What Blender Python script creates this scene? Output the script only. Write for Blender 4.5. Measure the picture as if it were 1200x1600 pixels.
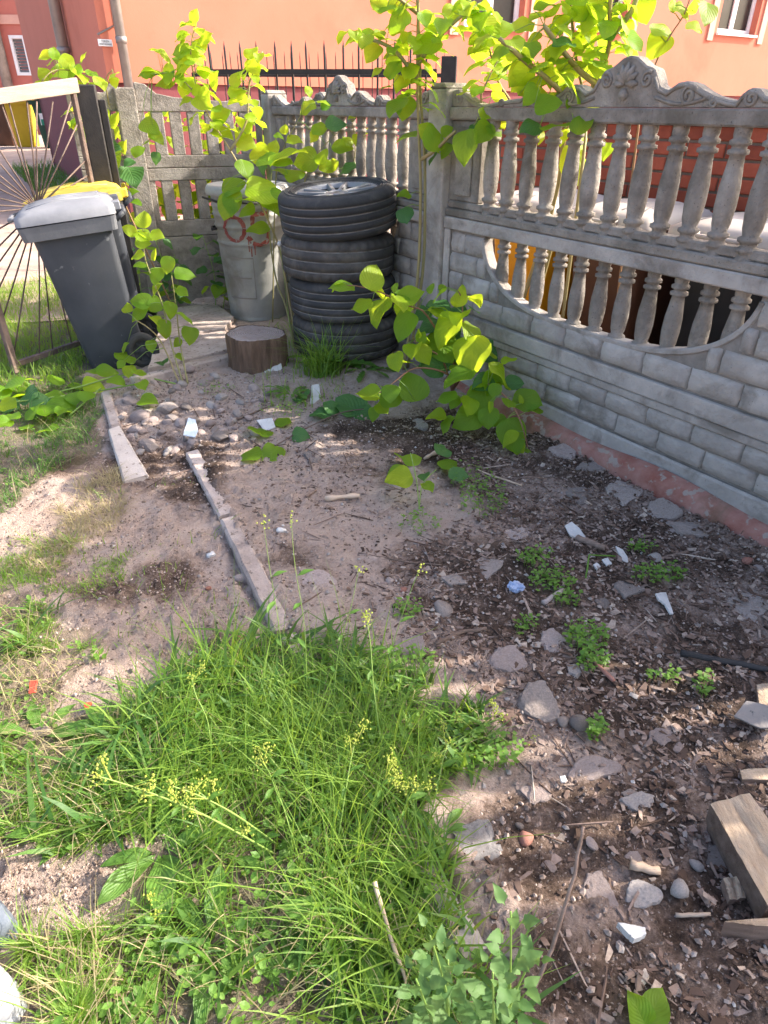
import bpy, bmesh, math, random
import numpy as np
from mathutils import Vector, Matrix
random.seed(7); RNG = np.random.default_rng(11)
PI = math.pi
scene = bpy.context.scene
for o in list(bpy.data.objects): bpy.data.objects.remove(o)

# ---------------------------------------------------------------- camera
FPX, PITCH, ROLL, CAM_H = 1030.0, math.radians(31.516), 0.0068, 1.3
cam_d = bpy.data.cameras.new('camera'); cam = bpy.data.objects.new('camera', cam_d)
scene.collection.objects.link(cam)
cam_d.sensor_fit = 'VERTICAL'; cam_d.sensor_height = 24.0; cam_d.lens = FPX / 1600 * 24.0
cam_d.clip_start = 0.02; cam_d.clip_end = 2000
cam.matrix_world = Matrix.Translation((0, 0, CAM_H)) @ Matrix.Rotation(PI / 2 - PITCH, 4, 'X') @ Matrix.Rotation(ROLL, 4, 'Z')
scene.camera = cam

# ---------------------------------------------------------------- sky, sun, exposure
SUN_EL, SUN_AZ = math.radians(34), math.radians(12)      # azimuth from +X, counter-clockwise
SD = Vector((math.cos(SUN_EL) * math.cos(SUN_AZ), math.cos(SUN_EL) * math.sin(SUN_AZ), math.sin(SUN_EL)))
w = bpy.data.worlds.new('World'); scene.world = w; w.use_nodes = True
wn = w.node_tree.nodes; wl = w.node_tree.links; wn.clear()
sky = wn.new('ShaderNodeTexSky'); sky.sky_type = 'NISHITA'; sky.sun_disc = False
sky.sun_elevation = SUN_EL; sky.sun_rotation = PI / 2 - SUN_AZ; sky.air_density = .9; sky.dust_density = 5.0; sky.ozone_density = 1.0
bg = wn.new('ShaderNodeBackground'); bg.inputs['Strength'].default_value = 0.15
wo = wn.new('ShaderNodeOutputWorld'); wl.new(sky.outputs[0], bg.inputs[0]); wl.new(bg.outputs[0], wo.inputs[0])
sl = bpy.data.lights.new('sun', 'SUN'); sl.energy = 3.0; sl.angle = math.radians(0.53); sl.color = (1.0, 0.92, 0.80)
so = bpy.data.objects.new('sun', sl); scene.collection.objects.link(so)
so.rotation_euler = SD.to_track_quat('Z', 'Y').to_euler(); so.location = SD * 30
scene.render.engine = 'CYCLES'
scene.view_settings.view_transform = 'Standard'; scene.view_settings.look = 'None'
scene.view_settings.exposure = 1.92; scene.view_settings.gamma = 1.0; scene.view_settings.use_curve_mapping = False

# ---------------------------------------------------------------- helpers
COL = scene.collection
def px_ray(x, y):
    u = (x - 600) / FPX; v = (800 - y) / FPX
    cr, sr = math.cos(-ROLL), math.sin(-ROLL); u, v = u * cr + v * sr, -u * sr + v * cr
    c, s = math.cos(PITCH), math.sin(PITCH)
    return Vector((u, c + v * s, -s + v * c))
def gp(x, y, z=0.0):            # point of the photograph at height z
    d = px_ray(x, y); t = (z - CAM_H) / d.z
    return Vector((d.x * t, d.y * t, z))
def at(x, y, Y):                # point of the photograph at distance Y
    d = px_ray(x, y); t = Y / d.y
    return Vector((d.x * t, Y, CAM_H + d.z * t))
def depth(p): return p.y * math.cos(PITCH) + (CAM_H - p.z) * math.sin(PITCH)
def tag(o, label=None, cat=None, group=None, kind=None):
    if label: o['label'] = label
    if cat: o['category'] = cat
    if group: o['group'] = group
    if kind: o['kind'] = kind
    return o
def empty(name, loc=(0, 0, 0), rz=0.0):
    o = bpy.data.objects.new(name, None); COL.objects.link(o); o.location = loc; o.rotation_euler = (0, 0, rz); o.empty_display_size = .1
    return o
def kids(o): return [c for c in COL.objects if c.parent == o]
KID = {}
def link(name, mesh, parent=None):
    o = bpy.data.objects.new(name, mesh); COL.objects.link(o)
    if parent is not None: o.parent = parent; KID.setdefault(parent.name, []).append(o)
    return o
def copy_tree(o, parent=None):
    c = o.copy(); COL.objects.link(c)
    if parent is not None: c.parent = parent; KID.setdefault(parent.name, []).append(c)
    for ch in list(KID.get(o.name, [])): copy_tree(ch, c)
    return c

class MB:
    def __init__(s): s.v = []; s.f = []; s.m = []; s.sm = []
    def add(s, vs, fs, mi=0, smooth=False):
        b = len(s.v); s.v += [tuple(v) for v in vs]; s.f += [tuple(i + b for i in f) for f in fs]
        s.m += [mi] * len(fs); s.sm += [smooth] * len(fs); return s
    def box(s, x0, x1, y0, y1, z0, z1, mi=0, M=None, taper=None):
        vs = [Vector((x, y, z)) for z in (z0, z1) for x, y in ((x0, y0), (x1, y0), (x1, y1), (x0, y1))]
        if M is not None: vs = [M @ v for v in vs]
        return s.add(vs, [(0, 3, 2, 1), (4, 5, 6, 7), (0, 1, 5, 4), (1, 2, 6, 5), (2, 3, 7, 6), (3, 0, 4, 7)], mi)
    def lathe(s, prof, n=16, c=(0, 0, 0), mi=0, smooth=True, M=None, mods=None, close=False):
        vs = []; fs = []; k = len(prof)
        for j in range(n):
            a = 2 * PI * j / n
            for i, (r, z) in enumerate(prof):
                rr = r * (mods(i, j) if mods else 1)
                vs.append(Vector((rr * math.cos(a) + c[0], rr * math.sin(a) + c[1], z + c[2])))
        if M is not None: vs = [M @ v for v in vs]
        for j in range(n):
            j2 = (j + 1) % n
            for i in range(k - 1 + (1 if close else 0)):
                i2 = (i + 1) % k
                fs.append((j * k + i, j2 * k + i, j2 * k + i2, j * k + i2))
        return s.add(vs, fs, mi, smooth)
    def tube(s, pts, r, n=6, mi=0, cap=True, smooth=True):
        pts = [Vector(p) for p in pts]; N = len(pts); rs = r if isinstance(r, (list, tuple)) else [r] * N
        vs = []; fs = []; up = None
        for i, p in enumerate(pts):
            t = (pts[min(i + 1, N - 1)] - pts[max(i - 1, 0)])
            if t.length < 1e-9: t = Vector((0, 0, 1))
            t.normalize()
            if up is None:
                up = Vector((0, 0, 1)) if abs(t.z) < .9 else Vector((1, 0, 0))
            a = t.cross(up)
            if a.length < 1e-6: a = t.cross(Vector((0, 1, 0)))
            a.normalize(); b = a.cross(t); up = b.cross(a) if False else b
            for j in range(n):
                an = 2 * PI * j / n
                vs.append(p + (a * math.cos(an) + b * math.sin(an)) * rs[i])
        for i in range(N - 1):
            for j in range(n):
                j2 = (j + 1) % n
                fs.append((i * n + j, i * n + j2, (i + 1) * n + j2, (i + 1) * n + j))
        if cap: fs.append(tuple(range(n))[::-1]); fs.append(tuple((N - 1) * n + j for j in range(n)))
        return s.add(vs, fs, mi, smooth)
    def prism(s, poly, y0, y1, mi=0, M=None):     # poly in (x,z), extruded along y
        k = len(poly)
        vs = [Vector((x, y0, z)) for x, z in poly] + [Vector((x, y1, z)) for x, z in poly]
        if M is not None: vs = [M @ v for v in vs]
        fs = [tuple(range(k)), tuple(range(2 * k - 1, k - 1, -1))] + [(i, i + k, (i + 1) % k + k, (i + 1) % k) for i in range(k)]
        return s.add(vs, fs, mi)
    def mesh(s, name, mats):
        me = bpy.data.meshes.new(name); me.from_pydata(s.v, [], s.f)
        for m in (mats if isinstance(mats, (list, tuple)) else [mats]): me.materials.append(m)
        me.polygons.foreach_set('material_index', s.m); me.polygons.foreach_set('use_smooth', s.sm)
        me.update(); return me
    def build(s, name, mats, parent=None, bevel=0, seg=1, recalc=False):
        me = s.mesh(name, mats)
        if bevel or recalc:
            bm = bmesh.new(); bm.from_mesh(me)
            bmesh.ops.recalc_face_normals(bm, faces=bm.faces)
            if bevel:
                es = [e for e in bm.edges if len(e.link_faces) == 2 and e.calc_face_angle(0) > .6]
                bmesh.ops.bevel(bm, geom=es, offset=bevel, segments=seg, profile=.6, affect='EDGES', clamp_overlap=True)
            bm.to_mesh(me); bm.free()
        return link(name, me, parent)

# numpy value noise
_tab = np.random.default_rng(3).random((256, 256))
def vn(x, y):
    xi = np.floor(x).astype(int); yi = np.floor(y).astype(int); fx = x - xi; fy = y - yi
    fx = fx * fx * (3 - 2 * fx); fy = fy * fy * (3 - 2 * fy)
    a = _tab[xi % 256, yi % 256]; b = _tab[(xi + 1) % 256, yi % 256]; c = _tab[xi % 256, (yi + 1) % 256]; d = _tab[(xi + 1) % 256, (yi + 1) % 256]
    return (a * (1 - fx) + b * fx) * (1 - fy) + (c * (1 - fx) + d * fx) * fy
def fbm(x, y, sc, oc=4, g=.5):
    t = 0; a = 1; n = 0
    for k in range(oc): t = t + a * vn(x * sc + 17 * k, y * sc + 31 * k); n += a; a *= g; sc *= 2.03
    return t / n
def sstep(a, b, x): t = np.clip((x - a) / (b - a), 0, 1); return t * t * (3 - 2 * t)
def inpoly(px, py, poly):
    px = np.asarray(px); r = np.zeros(px.shape, bool); n = len(poly)
    for i in range(n):
        x1, y1 = poly[i][:2]; x2, y2 = poly[(i + 1) % n][:2]
        c = ((y1 > py) != (y2 > py)) & (px < (x2 - x1) * (py - y1) / ((y2 - y1) + 1e-12) + x1); r ^= c
    return r
def seg_side(x, y, a, b): return (b[0] - a[0]) * (y - a[1]) - (b[1] - a[1]) * (x - a[0])

# main edging line: raised soil to its right
EDG = [gp(292, 690), gp(345, 800), gp(440, 975), gp(640, 1300), gp(760, 1510)]
def edge_x(y):
    ys = np.array([p.y for p in EDG][::-1]); xs = np.array([p.x for p in EDG][::-1])
    return np.interp(y, ys, xs)
def gz(x, y):
    x = np.asarray(x, float); y = np.asarray(y, float)
    z = 0.07 * sstep(2.5, 3.5, y) * sstep(-1.55, -1.2, x)
    z = z + 0.03 * sstep(-.02, .03, x - edge_x(y)) * (y < 2.75)
    far = sstep(4.3, 4.8, y); z = z * (1 - far * .2) + 0.03 * np.clip(y - 4.5, 0, 14)
    near = sstep(7, 5, y) * sstep(-4, -3, x) * sstep(4, 3, x)
    n = (fbm(x, y, 2.2, 3) - .5) * .035 + (fbm(x + 9, y, 11, 4, .6) - .5) * .030
    clod = np.clip(fbm(x, y + 5, 34, 4, .7) - .49, 0, 1) * .065
    n = n + clod * sstep(.35, .6, fbm(x + 3, y, 1.7, 2)) + (vn(x * 90, y * 90) - .5) * .005 + (vn(x * 45 + 7, y * 45) - .5) * .006
    return z + n * near
def gzf(x, y): return float(gz(np.array([x]), np.array([y]))[0])
def onground(px, py, guess=.03):
    p = gp(px, py, guess)
    for k in range(4):
        p = gp(px, py, gzf(p.x, p.y))
    return p

# ---------------------------------------------------------------- materials
def nt(name):
    m = bpy.data.materials.new(name); m.use_nodes = True; t = m.node_tree; t.nodes.clear()
    o = t.nodes.new('ShaderNodeOutputMaterial'); return m, t, o
class NB:
    def __init__(s, t): s.t = t
    def n(s, k, **kw):
        nd = s.t.nodes.new(k)
        for a, v in kw.items(): setattr(nd, a, v)
        return nd
    def l(s, a, b): s.t.links.new(a, b)
    def noise(s, vec, sc, det=6, rough=.6, dist=0):
        nd = s.n('ShaderNodeTexNoise'); nd.inputs['Scale'].default_value = sc; nd.inputs['Detail'].default_value = det
        nd.inputs['Roughness'].default_value = rough; nd.inputs['Distortion'].default_value = dist; s.l(vec, nd.inputs['Vector']); return nd.outputs[0]
    def ramp(s, f, stops):
        nd = s.n('ShaderNodeValToRGB'); e = nd.color_ramp.elements
        while len(e) < len(stops): e.new(.5)
        for i, (p, c) in enumerate(stops):
            e[i].position = p; e[i].color = (c if hasattr(c, '__len__') else (c, c, c)) + ((1,) if not hasattr(c, '__len__') or len(c) == 3 else ())
        s.l(f, nd.inputs[0]); return nd.outputs[0]
    def mix(s, f, a, b, mode='MIX'):
        nd = s.n('ShaderNodeMix', data_type='RGBA', blend_type=mode)
        for sk, v in ((nd.inputs[0], f), (nd.inputs[6], a), (nd.inputs[7], b)):
            if hasattr(v, 'is_linked') or hasattr(v, 'links'): s.l(v, sk)
            else: sk.default_value = v if not hasattr(v, '__len__') else (tuple(v) + (1,))[:4]
        return nd.outputs[2]
    def math(s, op, a, b=0.0, c=None):
        nd = s.n('ShaderNodeMath', operation=op)
        for sk, v in zip(nd.inputs, (a, b) if c is None else (a, b, c)):
            if hasattr(v, 'links'): s.l(v, sk)
            else: sk.default_value = v
        return nd.outputs[0]
def T3(c): return tuple(c[:3])
def pm(name, c1, c2, sc=8, rough=.85, bump=.3, bsc=None, spots=None, ssc=60, sth=.62, metal=0, objvar=.12, bdist=.01, stretch=None, stain=None, stsc=2.5, spec=.3):
    m, t, o = nt(name); b = NB(t); tc = b.n('ShaderNodeTexCoord'); oi = b.n('ShaderNodeObjectInfo')
    mp = b.n('ShaderNodeMapping'); b.l(tc.outputs['Object'], mp.inputs[0])
    if stretch: mp.inputs['Scale'].default_value = stretch
    ad = b.n('ShaderNodeVectorMath', operation='ADD'); b.l(mp.outputs[0], ad.inputs[0])
    sc_ = b.n('ShaderNodeVectorMath', operation='SCALE'); sc_.inputs[0].default_value = (13.1, 7.7, 5.3); b.l(oi.outputs['Random'], sc_.inputs['Scale']); b.l(sc_.outputs[0], ad.inputs[1])
    v = ad.outputs[0]
    f = b.ramp(b.noise(v, sc, 8, .62), [(.33, 0.0), (.68, 1.0)])
    col = b.mix(f, T3(c1), T3(c2))
    if stain: col = b.mix(b.ramp(b.noise(v, stsc, 6, .65, .4), [(.5, 0.0), (.66, .8)]), col, T3(stain))
    if spots:
        col = b.mix(b.ramp(b.noise(v, ssc, 4, .6), [(sth, 0.0), (sth + .07, 1.0)]), col, T3(spots))
    if objvar:
        hv = b.n('ShaderNodeHueSaturation'); b.l(b.math('MULTIPLY_ADD', oi.outputs['Random'], 2 * objvar, 1 - objvar), hv.inputs['Value']); b.l(col, hv.inputs['Color']); col = hv.outputs[0]
    p = b.n('ShaderNodeBsdfPrincipled'); b.l(col, p.inputs['Base Color']); p.inputs['Metallic'].default_value = metal
    b.l(b.math('MULTIPLY_ADD', f, .12, rough - .06), p.inputs['Roughness']); p.inputs['Specular IOR Level'].default_value = spec
    if bump:
        bn = b.n('ShaderNodeBump'); bn.inputs['Strength'].default_value = bump; bn.inputs['Distance'].default_value = bdist
        b.l(b.noise(v, bsc or sc * 6, 8, .7), bn.inputs['Height']); b.l(bn.outputs[0], p.inputs['Normal'])
    b.l(p.outputs[0], o.inputs[0]); return m

def leaf_mat(name, c1, c2, tr, trw=.5, rough=.45, veins=True, island=False, gloss=.35):
    m, t, o = nt(name); b = NB(t); oi = b.n('ShaderNodeObjectInfo')
    if island: rnd = b.n('ShaderNodeNewGeometry').outputs['Random Per Island']
    else: rnd = oi.outputs['Random']
    col = b.mix(rnd, T3(c1), T3(c2))
    if veins:
        uv = b.n('ShaderNodeUVMap'); sp = b.n('ShaderNodeSeparateXYZ'); b.l(uv.outputs[0], sp.inputs[0])
        ax = b.math('ABSOLUTE', sp.outputs[0])
        s = b.math('SINE', b.math('MULTIPLY', b.math('SUBTRACT', sp.outputs[1], b.math('MULTIPLY', ax, .55)), 44.0))
        vein = b.ramp(s, [(.86, 0.0), (.99, 1.0)]); mid = b.ramp(ax, [(.0, 1.0), (.05, 0.0)])
        vv = b.math('MAXIMUM', vein, mid)
        col = b.mix(b.math('MULTIPLY', vv, .35), col, (c2[0] * 1.6 + .04, c2[1] * 1.35 + .04, c2[2] * 1.5 + .02))
        tc = b.n('ShaderNodeTexCoord')
        bl = b.ramp(b.noise(tc.outputs['Object'], 4, 5, .6), [(.35, 0.0), (.7, 1.0)]); col = b.mix(b.math('MULTIPLY', bl, .35), col, (c1[0] * .55, c1[1] * .6, c1[2] * .6))
    p = b.n('ShaderNodeBsdfPrincipled'); b.l(col, p.inputs['Base Color']); p.inputs['Roughness'].default_value = rough; p.inputs['Specular IOR Level'].default_value = gloss
    if veins:
        bn = b.n('ShaderNodeBump'); bn.inputs['Strength'].default_value = .3; bn.inputs['Distance'].default_value = .012; bn.invert = True
        b.l(b.math('ADD', b.math('MULTIPLY', s, .3), b.math('MULTIPLY', mid, 1.5)), bn.inputs['Height']); b.l(bn.outputs[0], p.inputs['Normal'])
    tl = b.n('ShaderNodeBsdfTranslucent'); tcm = b.mix(b.math('MULTIPLY', rnd, .5), T3(tr), col); b.l(tcm, tl.inputs[0])
    mx = b.n('ShaderNodeMixShader'); mx.inputs[0].default_value = trw; b.l(p.outputs[0], mx.inputs[1]); b.l(tl.outputs[0], mx.inputs[2])
    b.l(mx.outputs[0], o.inputs[0]); return m

M = {}
M['concrete'] = pm('weathered_concrete', (.32, .287, .26), (.48, .437, .40), 7, .94, .9, 48, spots=(.15, .135, .12), ssc=150, sth=.66, objvar=.05, stain=(.175, .15, .125), stsc=4.5)
M['concrete_dark'] = pm('old_and_shaded_concrete', (.19, .165, .14), (.38, .34, .30), 9, .95, .9, 48, spots=(.12, .105, .09), ssc=120, sth=.63, objvar=.06, stain=(.14, .12, .095), stsc=4, bdist=.015)  # darker weathered concrete; on the slotted fence it stands in for shade
M['joint'] = pm('dirty_brick_joint', (.17, .15, .13), (.28, .25, .225), 20, .95, .6, 60, objvar=0)
M['kerb'] = pm('kerb_concrete', (.38, .30, .26), (.52, .43, .385), 9, .97, .8, 50, spots=(.2, .155, .13), ssc=40, sth=.58, stain=(.30, .235, .205), stsc=7)
M['kerbpale'] = pm('pale_kerb_concrete', (.50, .42, .37), (.62, .54, .48), 9, .97, .6, 50, spots=(.3, .24, .2), ssc=40, sth=.6)
M['redpaint'] = pm('flaking_red_kerb', (.24, .085, .062), (.36, .20, .165), 9, .95, .7, 40, spots=(.30, .235, .20), ssc=24, sth=.56, stain=(.10, .085, .05), stsc=3.4)
M['brick'] = pm('red_brick', (.26, .055, .03), (.36, .085, .048), 10, .85, .4, 60, objvar=.25)
M['mortar'] = pm('grey_mortar', (.10, .07, .055), (.16, .12, .10), 14, .95, .4)
M['coral'] = pm('coral_render', (.50, .165, .106), (.55, .19, .128), 1.4, .95, .35, 60, objvar=0, stain=(.45, .142, .09), stsc=.9, bdist=.004)
M['pink'] = pm('pink_render', (.46, .14, .11), (.52, .18, .14), 1.5, .95, .2, 90, objvar=0)
M['plum'] = pm('plum_plinth', (.17, .045, .05), (.22, .06, .065), 4, .8, .3, 40, objvar=0)
M['trim'] = pm('pale_pink_trim', (.62, .34, .27), (.68, .40, .32), 3, .9, .1, objvar=0)
M['pvc'] = pm('white_window_plastic', (.74, .74, .76), (.82, .82, .83), 3, .4, .05, objvar=0)
M['glass'] = pm('dark_window_glass', (.02, .018, .017), (.05, .04, .036), 2, .22, 0, objvar=0, spec=.25)
M['blind'] = pm('grey_blind', (.10, .11, .12), (.17, .18, .19), 5, .6, .1)
M['iron'] = pm('black_iron', (.018, .017, .017), (.04, .035, .033), 12, .55, .2, objvar=.1)
M['rust'] = pm('rusty_rod', (.075, .05, .042), (.20, .14, .115), 14, .8, .4, objvar=.25)
M['zinc'] = pm('zinc_pipe', (.22, .20, .19), (.34, .31, .29), 5, .5, .1, metal=.5)
M['rubber'] = pm('dusty_tyre_rubber', (.032, .032, .034), (.062, .060, .060), 6, .85, .35, 60, objvar=.1, stain=(.095, .088, .082), stsc=6)
M['rubber_dust'] = pm('dust_in_grooves', (.16, .15, .145), (.26, .245, .235), 20, .95, .1)
M['rubber_old'] = pm('brownish_old_rubber', (.045, .041, .039), (.085, .077, .071), 7, .9, .4, 60, objvar=.1, stain=(.13, .115, .10), stsc=6)
M['alloy'] = pm('scuffed_alloy', (.22, .22, .23), (.33, .33, .34), 12, .42, .08, metal=.4, objvar=0)
M['alloy_dark'] = pm('dark_rim_inside', (.03, .03, .032), (.07, .068, .066), 12, .6, .1, metal=.3, objvar=0)  # near-black metal for the inside of the wheel and the hub cap
M['binplastic'] = pm('scuffed_dark_grey_plastic', (.042, .047, .058), (.066, .071, .084), 3, .55, .15, 90, objvar=.05, spots=(.15, .155, .165), ssc=18, sth=.665, stain=(.065, .068, .075), stsc=2, bdist=.003)
M['hubgrey'] = pm('dusty_hub_plastic', (.035, .036, .04), (.06, .06, .064), 9, .7, .2)
M['binrim'] = pm('grey_bin_rim', (.10, .105, .12), (.16, .165, .18), 5, .6, .15, 60, objvar=0)
M['binlid'] = pm('pale_grey_lid', (.17, .175, .195), (.25, .255, .275), 5, .6, .15, 60, objvar=0)  # lid grey, paler than the bin body
M['yellow'] = pm('yellow_lid_plastic', (.66, .47, .05), (.76, .58, .10), 4, .5, .1, objvar=0)
M['yellowbin'] = pm('yellow_bin_plastic', (.45, .30, .015), (.55, .38, .02), 4, .5, .1, objvar=0)
M['orange'] = pm('orange_yellow_bin', (.62, .26, .01), (.72, .34, .015), 4, .5, .1, objvar=0)
M['brownbin'] = pm('brown_bin_plastic', (.075, .032, .018), (.11, .05, .03), 4, .5, .1, objvar=0)
M['blackbin'] = pm('black_bin_plastic', (.014, .015, .018), (.024, .026, .030), 4, .45, .1, objvar=0)
M['greenbin'] = pm('dark_green_bin_plastic', (.012, .045, .03), (.02, .065, .042), 4, .5, .1, objvar=0)
M['lid_sunlit'] = pm('sunlit_pale_lid', (.40, .34, .30), (.50, .44, .40), 4, .6, .1, objvar=.1)  # lids behind the fence; the glare of the sun is put into the colour
M['galv'] = pm('dull_galvanised_steel', (.30, .30, .285), (.44, .44, .42), 5, .55, .25, 30, metal=.35, objvar=0, stain=(.24, .22, .18), stsc=3, bdist=.004)
M['spray'] = pm('red_spray_paint', (.22, .035, .028), (.34, .12, .10), 16, .8, .1, objvar=0, spots=(.33, .27, .25), ssc=38, sth=.56)
M['paper'] = pm('white_label', (.70, .72, .72), (.8, .8, .8), 4, .7, 0)
M['ink'] = pm('dark_print', (.06, .065, .06), (.10, .10, .10), 4, .8, 0)
M['teal'] = pm('green_print', (.02, .20, .13), (.03, .24, .16), 4, .8, 0)
M['bark'] = pm('stump_bark', (.13, .082, .056), (.30, .19, .13), 7, .95, .9, 22, objvar=.2, stretch=(6, 6, .8), bdist=.02)
M['cut'] = pm('grey_sawn_end', (.33, .27, .255), (.47, .40, .38), 9, .95, .5, 50, objvar=.1, spots=(.2, .15, .13), ssc=18, sth=.6)
def ring_mat():
    m, t, o = nt('sawn_rings'); b = NB(t); tc = b.n('ShaderNodeTexCoord'); wv = b.n('ShaderNodeTexWave', wave_type='RINGS', rings_direction='Z'); wv.inputs['Scale'].default_value = 26; wv.inputs['Distortion'].default_value = 2.2; wv.inputs['Detail'].default_value = 3; wv.inputs['Detail Scale'].default_value = 1.2
    b.l(tc.outputs['Object'], wv.inputs[0]); n_ = b.noise(tc.outputs['Object'], 9, 8, .7); col = b.mix(b.ramp(n_, [(.35, 0.0), (.7, 1.0)]), (.30, .235, .215), (.48, .40, .375))
    col = b.mix(b.math('MULTIPLY', wv.outputs[1], .45), col, (.20, .15, .13)); col = b.mix(b.ramp(b.noise(tc.outputs['Object'], 24, 6, .7), [(.58, 0.0), (.66, .7)]), col, (.14, .10, .085))
    p = b.n('ShaderNodeBsdfPrincipled'); b.l(col, p.inputs['Base Color']); p.inputs['Roughness'].default_value = .95; bn = b.n('ShaderNodeBump'); bn.inputs['Strength'].default_value = .7; bn.inputs['Distance'].default_value = .006; b.l(b.math('ADD', wv.outputs[1], n_), bn.inputs['Height']); b.l(bn.outputs[0], p.inputs['Normal']); b.l(p.outputs[0], o.inputs[0]); return m
M['rings'] = ring_mat()
M['split'] = pm('pale_split_wood', (.44, .315, .215), (.62, .475, .345), 8, .9, .8, 30, objvar=.10, stretch=(9, 2, 9), spots=(.13, .085, .055), ssc=7, sth=.63)
M['palewood'] = pm('dry_pale_wood', (.42, .30, .21), (.56, .43, .33), 9, .9, .5, 30, objvar=.2, stretch=(1, 6, 6))
M['oldwood'] = pm('grey_brown_wood', (.15, .10, .075), (.28, .20, .16), 9, .95, .6, 30, objvar=.3, stretch=(1, 5, 5))
M['plank'] = pm('sunbleached_plank', (.26, .20, .155), (.36, .29, .235), 6, .9, .4, 40, stretch=(1, 8, 8))
M['char'] = pm('blackened_stick', (.022, .02, .02), (.05, .046, .045), 10, .8, .5)
M['chip'] = None
M['stone'] = pm('grey_brown_stone', (.27, .22, .195), (.40, .335, .30), 14, .95, .8, 45, objvar=.3, spots=(.13, .10, .085), ssc=55, sth=.62)
M['pinkstone'] = pm('pinkish_rubble', (.37, .285, .255), (.49, .40, .37), 12, .95, .8, 45, objvar=.22, spots=(.2, .14, .115), ssc=40, sth=.62)
M['greystone'] = pm('smooth_grey_stone', (.235, .205, .19), (.34, .30, .275), 8, .8, .35, 40, objvar=.15, spots=(.1, .1, .1), ssc=70)
M['bluestone'] = pm('blue_grey_concrete', (.235, .215, .21), (.34, .315, .305), 10, .95, .8, 45, objvar=0, spots=(.13, .125, .125), ssc=60, sth=.6, stain=(.27, .22, .195), stsc=4)
M['brickbit'] = pm('brick_fragment', (.29, .12, .085), (.39, .20, .155), 12, .95, .5, objvar=.2)
M['ceramic'] = pm('white_ceramic', (.48, .46, .44), (.62, .60, .58), 14, .6, .2, objvar=.1, spots=(.30, .25, .22), ssc=40, sth=.62)
M['paleblue'] = pm('pale_blue_tile', (.58, .64, .72), (.68, .73, .78), 8, .35, .1, objvar=0)
M['foil'] = pm('blue_plastic_scrap', (.16, .22, .42), (.45, .52, .66), 16, .4, .3, objvar=0)
M['redplastic'] = pm('red_plastic', (.62, .06, .03), (.70, .10, .06), 6, .5, .1, objvar=0)
M['shoewhite'] = pm('white_leather', (.30, .31, .33), (.38, .39, .40), 8, .5, .15, objvar=0)
M['shoeblue'] = pm('blue_grey_fabric', (.10, .12, .15), (.15, .17, .205), 14, .8, .3, 120, objvar=0)
M['shoeblack'] = pm('black_stripe_leather', (.015, .015, .018), (.025, .025, .03), 8, .5, .1, objvar=0)
M['cane'] = leaf_mat('knotweed_cane', (.30, .29, .12), (.36, .27, .13), (.4, .4, .1), .15, .5, False)
M['stemred'] = leaf_mat('reddish_stem', (.26, .12, .08), (.34, .2, .10), (.4, .2, .1), .1, .5, False)
M['stemgreen'] = leaf_mat('green_stem', (.20, .32, .07), (.28, .40, .10), (.4, .6, .1), .25, .5, False)
M['leaf'] = leaf_mat('knotweed_leaf', (.10, .24, .018), (.20, .37, .022), (.62, .84, .03), .58)
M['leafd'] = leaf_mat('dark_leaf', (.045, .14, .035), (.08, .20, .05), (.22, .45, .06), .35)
M['leafy'] = leaf_mat('young_and_sunlit_leaf', (.26, .42, .018), (.36, .49, .025), (.76, .90, .04), .6)  # yellow of young leaves, also puts sunlight into the leaf colour
M['goose'] = leaf_mat('goosefoot_leaf', (.06, .145, .04), (.115, .21, .06), (.28, .43, .09), .4, .6, False)
M['dand'] = leaf_mat('rosette_leaf', (.08, .19, .03), (.14, .28, .05), (.35, .55, .06), .4)
M['grass'] = leaf_mat('grass_blades', (.075, .18, .026), (.25, .38, .068), (.48, .66, .065), .48, .5, False, True)
M['grassdark'] = leaf_mat('deep_green_grass', (.042, .12, .026), (.12, .23, .048), (.28, .45, .06), .4, .5, False, True)
M['grassdry'] = leaf_mat('straw_grass', (.32, .25, .13), (.42, .36, .20), (.5, .45, .2), .3, .7, False, True)
M['cover'] = leaf_mat('chickweed', (.09, .20, .035), (.19, .33, .06), (.4, .62, .05), .4, .5, False, True)
M['flower'] = leaf_mat('yellow_green_flower', (.30, .38, .05), (.50, .52, .12), (.6, .66, .1), .35, .6, False, True)

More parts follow.
